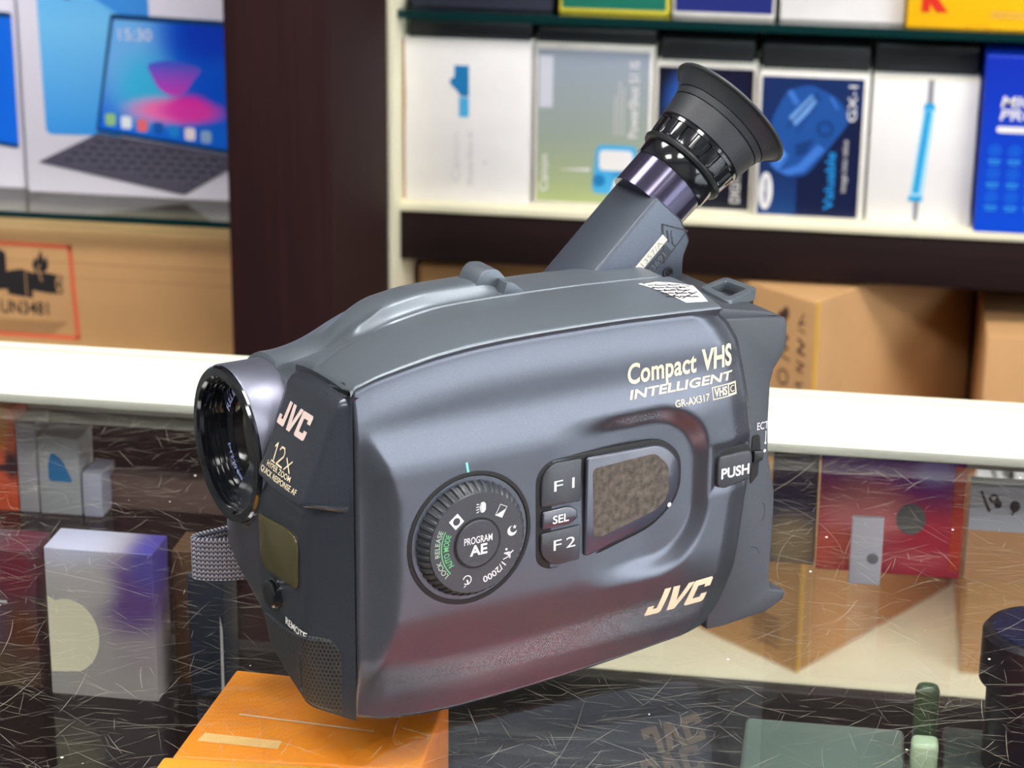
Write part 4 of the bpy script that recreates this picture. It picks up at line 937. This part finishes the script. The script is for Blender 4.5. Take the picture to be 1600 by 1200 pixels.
Flat().ring(0, 0, 12.4, 12.75, 222, 152, 40).obj('green_arc', lambda x, y: mm((dcx+x, DV-.1, dcw+y)), m_gri, dial)
Flat().line([(37.0, 77.6), (36.4, 81.0)], .75).obj('index_mark', onS(.12), mat('mint_ink', srgb(110, 215, 190), .5), camc, cut=1.5)
# ---- display and buttons
OUT = poly_round([(62.0, 42.5), (66.5, 39.4), (80, 39.6), (108, 45.2), (118.5, 53.5), (118.6, 67.5), (110.5, 74.6), (80, 75.8), (66, 76.2), (61.6, 71.5)], [3, 3, 2, 6, 6, 5, 6, 3, 4, 4], 6)
def surf_prism(name, poly, off0, off1, m, parent, bev=0):
    pts = [(p[0], S(62, 57) if False else None, p[1]) for p in poly]
    return prism(name, poly, lambda p, h: mm((p[0], base_v(p[0])-h, p[1])), off0, off1, m, parent, bev, 2)
def base_v(u): return -3.15+.012*(u-62)+interp(u, [(60, 0), (78, 0), (118, 2.4)])
bz = surf_prism('display_bezel', [((x-90)*1.016+90, (y-57.7)*1.03+57.7) for x, y in OUT], -2.5, .35, m_gap, camc, .0004)
def inset(poly, k, cx, cy): return [((x-cx)*k+cx, (y-cy)*k+cy) for x, y in poly]
LCDo = poly_round([(79.6, 40.8), (107.5, 46.2), (117.2, 54.2), (117.3, 67.0), (110, 73.6), (79.6, 75.0)], [1.5, 7, 6, 5, 7, 1.5], 6)
m_lcdrim = mat('grey_violet_window', srgb(54, 56, 68), .18, coat=.6)
lc = surf_prism('display_window', LCDo, .3, 1.5, m_lcdrim, camc, .0006); lc['label'] = 'glossy grey display window'
m_lcd = mat('dusty_lcd', srgb(76, 70, 62), .5, spec=.25, vary=.5, vscale=500)
LCDi = poly_round([(83, 47.6), (86, 46.6), (109, 51.2), (113, 55), (113, 65.5), (107, 71.0), (82, 70.8)], [1, 1, 3, 2, 3, 2, 2], 5)
surf_prism('liquid_crystal_screen', LCDi, 1.4, 1.58, m_lcd, lc)
Flat().ring(113.6, 51.6, 0, .8).obj('pale_spot', lambda x, y: mm((x, base_v(x)-1.56, y)), m_silver, lc)
F1 = poly_round([(63.0, 61.2), (77.8, 60.6), (78.0, 75.0), (67, 75.4), (63.0, 71.5)], [1, .6, .8, 4, 4], 4)
F2 = poly_round([(63.0, 52.2), (78.0, 52.4), (77.8, 40.5), (67.5, 40.3), (63.0, 45)], [1, .6, .8, 3, 3], 4)
surf_prism('function_button', F1, .3, 1.15, m_btn, camc, .0005)
surf_prism('function_button', F2, .3, 1.15, m_btn, camc, .0005)
SEL = poly_round([(63.4, 53.6), (73.6, 53.4), (76.6, 55.2), (76.6, 58), (74, 59.7), (63.4, 59.6)], [1, 2.5, 1, 1, 2.5, 1], 4)
surf_prism('select_button', SEL, .3, 1.35, mat('glossy_select_button', srgb(52, 54, 62), .2, coat=.5), camc, .001)
Flat().text('F1', 67.6, 65.8, 3.6, 7.6, .0, sp=1.3).text('F2', 67.8, 45.6, 3.6, 8.2, .0, sp=1.3).obj('lettering', lambda x, y: mm((x, base_v(x)-1.22, y)), m_whi, camc)
Flat().text('SEL', 67.2, 55.0, 2.7, 6.0, .02).obj('lettering', lambda x, y: mm((x, base_v(x)-1.45, y)), m_whi, camc)
# ---- push button
pv = S(138, 66)
prism('button_well', poly_round([(130.6, 53.2), (134, 51.8), (146.6, 54.4), (147, 63), (145.6, 67.0), (132.8, 66.9), (130.4, 64)], 2.0, 4), lambda p, h: mm((p[0], pv-h-.25*(p[0] > 143), p[1])), -2, .15, m_gap, camc, .0003)
pb = prism('push_button', poly_round([(132.2, 54.8), (135, 53.2), (145.6, 55.2), (146.2, 62.4), (145.4, 65.0), (133, 64.8), (132.2, 63)], 1.4, 4), lambda p, h: mm((p[0]+.0, pv-h, p[1])), -1, 1.9, m_btn, camc, .0009)
Flat().text('PUSH', 133.6, 57.0, 3.5, 11.4, .03).obj('lettering', lambda x, y: mm((x, pv-1.98, y)), m_whi, pb)
# ---- lettering on the side panel
def put(F_, m, cut=2.5): return F_.obj('lettering', onS(.12), m, camc, cut=cut)
put(Flat().text('Compact', 97.0, 95.5, 6.6, 26.6, .022, sp=1.03).text('VHS', 125.6, 95.5, 6.9, 12.8, .03), m_crm)
put(Flat().text('INTELLIGENT', 97.2, 90.6, 2.8, 40.5, .022, shear=.3), m_crm)
put(Flat().text('GR-AX317', 114.2, 85.4, 2.3, 13.8, .008), m_crm)
v_ = Flat()
v_.line([(129.6, 85.3), (139.9, 85.3), (139.7, 89.4), (129.4, 89.2), (129.6, 85.3)], .3).text('VHS', 130.2, 86.0, 2.7, 5.4, .03).rect(136.0, 85.3, 136.5, 89.3)
v_.rect(136.2, 85.3, 139.8, 85.9).rect(136.2, 88.9, 139.8, 89.4).rect(139.4, 85.3, 139.9, 89.4)
put(v_, m_crm); put(Flat().text('C', 137.1, 86.3, 2.2, 1.9, .0), m_crm)
L_ = Flat(); jvc_logo(L_, 106.4, 12.2, 26.8, 9.6, .25); put(L_, m_crm, 3)
# ---- caution sticker on the top cover
Sx = Flat().poly([(116.5, 24.5), (122.5, 5.2), (130.6, 4.6), (133.6, 17.5), (124.5, 26.0)])
sk = Sx.obj('caution_sticker', lambda x, y: mm((x, y, cov(x, y)+.12)), m_whi, camc, cut=3)
k_ = Flat()
for j in range(5):
    c_ = 118.6+j*2.3
    for q in range(5):
        v0 = 21.6-q*2.7-j*.5; k_.line([(c_, v0), (c_+1.5, v0-.4)], .8)
        if (j+q) % 2: k_.line([(c_+.4, v0+.9), (c_+1.7, v0-1.2)], .5)
k_.line([(118.2, 24.2), (124.3, 25.4), (132.4, 17.4)], .6).line([(118.2, 24.2), (122.5, 8.5)], .5).line([(123.0, 8.2), (131.4, 12)], .5).line([(120.4, 15), (131.6, 17)], .4).line([(121.6, 11), (130.5, 14.5)], .4)
k_.obj('sticker_print', lambda x, y: mm((x, y, cov(x, y)+.2)), m_ink, sk)
# ---- viewfinder arm
ARM = [(98, 104.5), (106.6, 112.7), (137.4, 141.7), (147.7, 132.6), (151.5, 124.9), (149.1, 119.1), (148.6, 106)]
def armf():
    P = ARM; n_ = len(P); V = []
    prof = [(45.0, 0), (70.0, 0), (74.6, 3.6)]
    # side near (v=45), far (v=75) with the far upper edge cut back
    near = [(p[0], 45.0, p[1]) for p in P]
    mid = [(p[0], 69.5, p[1]) for p in P]
    far = []
    for i, p in enumerate(P):
        if i <= 2: far.append((p[0]+3.4, 75.0, p[1]-3.6))
        else: far.append((p[0]-1, 75.0, p[1]))
    V = near+mid+far; F = [tuple(range(n_)), tuple(range(3*n_-1, 2*n_-1, -1))]
    for a in (0, n_):
        for i in range(n_): j = (i+1) % n_; F.append((a+i, a+j, a+n_+j, a+n_+i))
    o = mesh('viewfinder_arm', [mm(v) for v in V], F, m_arm, camc); bevel(o, .0011, 3, 20); return o
arm = armf()
# label strip, emboss triangle on the near face
dx, dw = math.cos(R(43.2)), math.sin(R(43.2))
def onarm(off=.12): return lambda a, b: mm((106.6+a*dx+b*dw, 45-off, 112.7+a*dw-b*dx))
# a: along the arm from the lower crease end, b: away from the crease
Flat().rect(9.5, 11.2, 35, 14.2).obj('paper_strip', onarm(), mat('aged_paper', srgb(206, 200, 186), .6), arm)
Flat().text('MI5611357/A', 12, -13.9, 2.0, 21, .01).obj('lettering', lambda x, y: onarm(.2)(x, -y), mat('grey_ink', srgb(150, 145, 135), .5), arm)
Flat().rect(12, 15.0, 33.5, 18.8).obj('rating_plate', onarm(.06), mat('dark_plate', srgb(30, 34, 42), .35), arm)
Flat().text('LVX03691', 15, -18.2, 2.3, 16, .02).obj('lettering', lambda x, y: onarm(.14)(x, -y), mat('dim_ink', srgb(70, 74, 80), .4), arm)
tri = [(35.8, 131.0-0), (0, 0), (0, 0)]
def side45(off): return lambda x, y: mm((x, 45-off, y))
TR = [(139.6, 132.0), (150.0, 128.4), (140.6, 118.4)]
TRo = []
Flat().line([TR[0], TR[1]], .55).line([TR[1], TR[2]], .35).line([TR[2], TR[0]], .9).line([(141.6, 129.4), (142.4, 125.4)], .7).line([(143.4, 129.2), (143.1, 127.4)], .4).line([(143.6, 127.2), (144.0, 125.0)], .4).line([(143.6, 125.0), (145.2, 123.6)], .45).obj('moulded_mark', side45(.1), m_black, arm)
lathe('arm_screw', mm((142.6, 45.2, 114.6)), (0, -1, 0), [(0, .0022), (.0006, .0021), (.0006, .0015), (.0002, .0013)], m_black, arm, 24)
# ---- eyepiece
EA = R(40.0); ea = (math.cos(EA), 0, math.sin(EA)); E0 = Vector(mm((144.3, 59.0, 137.3)))
def eo(s): return tuple(E0)
m_tube2 = mat('violet_black_gloss', srgb(62, 58, 78), .16, .6)
lathe('inner_tube', E0, ea, [(-.0035, .0135), (.0088, .0137), (.0090, .0139)], m_tube2, arm, 72)
lathe('tube_collar', E0, ea, [(.0088, .0141), (.0092, .0144), (.0146, .0146), (.0148, .0140)], m_glossk, arm, 72)
lathe('retaining_ring', E0, ea, [(.0146, .0150), (.0150, .0160), (.0160, .0164), (.0168, .0160), (.0172, .0154)], m_black, arm, 72)
def kn2(k, t, r):
    if k not in (2, 3, 4): return r
    x = (t*22/(2*PI)) % 1; return r-.0007*(1 if .30 < x < .62 else 0)
lathe('focus_ring', E0, ea, [(.0168, .0152), (.0172, .0158), (.0180, .0160), (.0205, .0163), (.0232, .0166), (.0234, .0168), (.0246, .0169), (.0250, .0164)], m_glossk, arm, 264, rfun=kn2, ang=30)
ec = lathe('eyecup', E0, ea, [(.0246, .0160), (.0252, .0170), (.0330, .0181), (.0331, .0177), (.0334, .0177), (.0335, .0183), (.0356, .0189), (.0357, .0186), (.0360, .0186), (.0361, .0192), (.0385, .0206), (.0402, .0219), (.0408, .0224), (.0410, .0231), (.0408, .0235), (.0413, .0238), (.0420, .0236), (.0418, .0225), (.0400, .0205), (.0350, .0160), (.0330, .0120)], m_rub, arm, 96, ang=32)
lathe('eye_lens', E0, ea, [(.0330, .0122), (.0332, .0010)], m_glossk, arm, 48)
# ---- hand strap at the grip side
def strapf():
    path = [(6, 88), (-4, 91), (-10.5, 95), (-13, 98), (-11, 100.5), (0, 101), (14, 102), (50, 112), (95, 108), (122, 96), (128, 80)]
    # smooth
    for _ in range(3):
        q = [path[0]]
        for a, b in zip(path[:-1], path[1:]): q += [(a[0]*.75+b[0]*.25, a[1]*.75+b[1]*.25), (a[0]*.25+b[0]*.75, a[1]*.25+b[1]*.75)]
        q.append(path[-1]); path = q
    V = []; F = []; UV = []; L0 = 0
    for k, p in enumerate(path):
        a = path[max(0, k-1)]; b = path[min(len(path)-1, k+1)]; t = Vector((b[0]-a[0], b[1]-a[1])).normalized(); n_ = Vector((t.y, -t.x))
        if k: L0 += math.hypot(p[0]-path[k-1][0], p[1]-path[k-1][1])
        for (o_, w_) in ((-.8, 14.2), (.8, 14.2), (.8, 29.2), (-.8, 29.2)):
            V.append((p[0]+n_.x*o_, p[1]+n_.y*o_, w_)); UV.append((L0, w_))
        if k:
            for i in range(4): j = (i+1) % 4; q_ = 4*(k-1); F.append((q_+i, q_+j, q_+4+j, q_+4+i))
    F.append((0, 1, 2, 3)); e = 4*(len(path)-1); F.append((e, e+1, e+2, e+3))
    o = mesh('hand_strap', [mm(v) for v in V], F, m_web, camc); uv = o.data.uv_layers.new(name='UVMap')
    for lp in o.data.loops: uv.data[lp.index].uv = UV[lp.vertex_index]
    return o
m_web = mat('grey_webbing', srgb(95, 95, 108), .7); N, L = nodes(m_web); p = N['Principled BSDF']
uvn = N.new('ShaderNodeUVMap'); uvn.uv_map = 'UVMap'; mp = N.new('ShaderNodeMapping'); mp.inputs['Scale'].default_value = (.7, .62, 1); L.new(uvn.outputs[0], mp.inputs[0])
sx = N.new('ShaderNodeSeparateXYZ'); L.new(mp.outputs[0], sx.inputs[0])
def M2(op, a, b=None):
    n_ = N.new('ShaderNodeMath'); n_.operation = op
    for i, x in enumerate((a, b)):
        if x is None: continue
        if isinstance(x, (int, float)): n_.inputs[i].default_value = x
        else: L.new(x, n_.inputs[i])
    return n_.outputs[0]
xx = M2('MULTIPLY', sx.outputs[0], 1.0); zig = M2('ABSOLUTE', M2('SUBTRACT', M2('FRACT', xx), .5)); yy = M2('FRACT', M2('ADD', sx.outputs[1], zig)); hgt = M2('MULTIPLY', M2('ABSOLUTE', M2('SUBTRACT', yy, .5)), 2)
edge = M2('MULTIPLY', zig, 2); hh = M2('MULTIPLY', hgt, M2('MINIMUM', M2('MULTIPLY', M2('SUBTRACT', 1, edge), 5), 1))
rp = N.new('ShaderNodeValToRGB'); rp.color_ramp.elements[0].position = .1; rp.color_ramp.elements[0].color = (*srgb(16, 16, 20), 1); rp.color_ramp.elements[1].position = .6; rp.color_ramp.elements[1].color = (*srgb(150, 150, 165), 1)
L.new(hh, rp.inputs[0]); L.new(rp.outputs[0], p.inputs['Base Color'])
bp = N.new('ShaderNodeBump'); bp.inputs['Strength'].default_value = .8; bp.inputs['Distance'].default_value = .0006; L.new(hh, bp.inputs['Height']); L.new(bp.outputs[0], p.inputs['Normal'])
strapf()
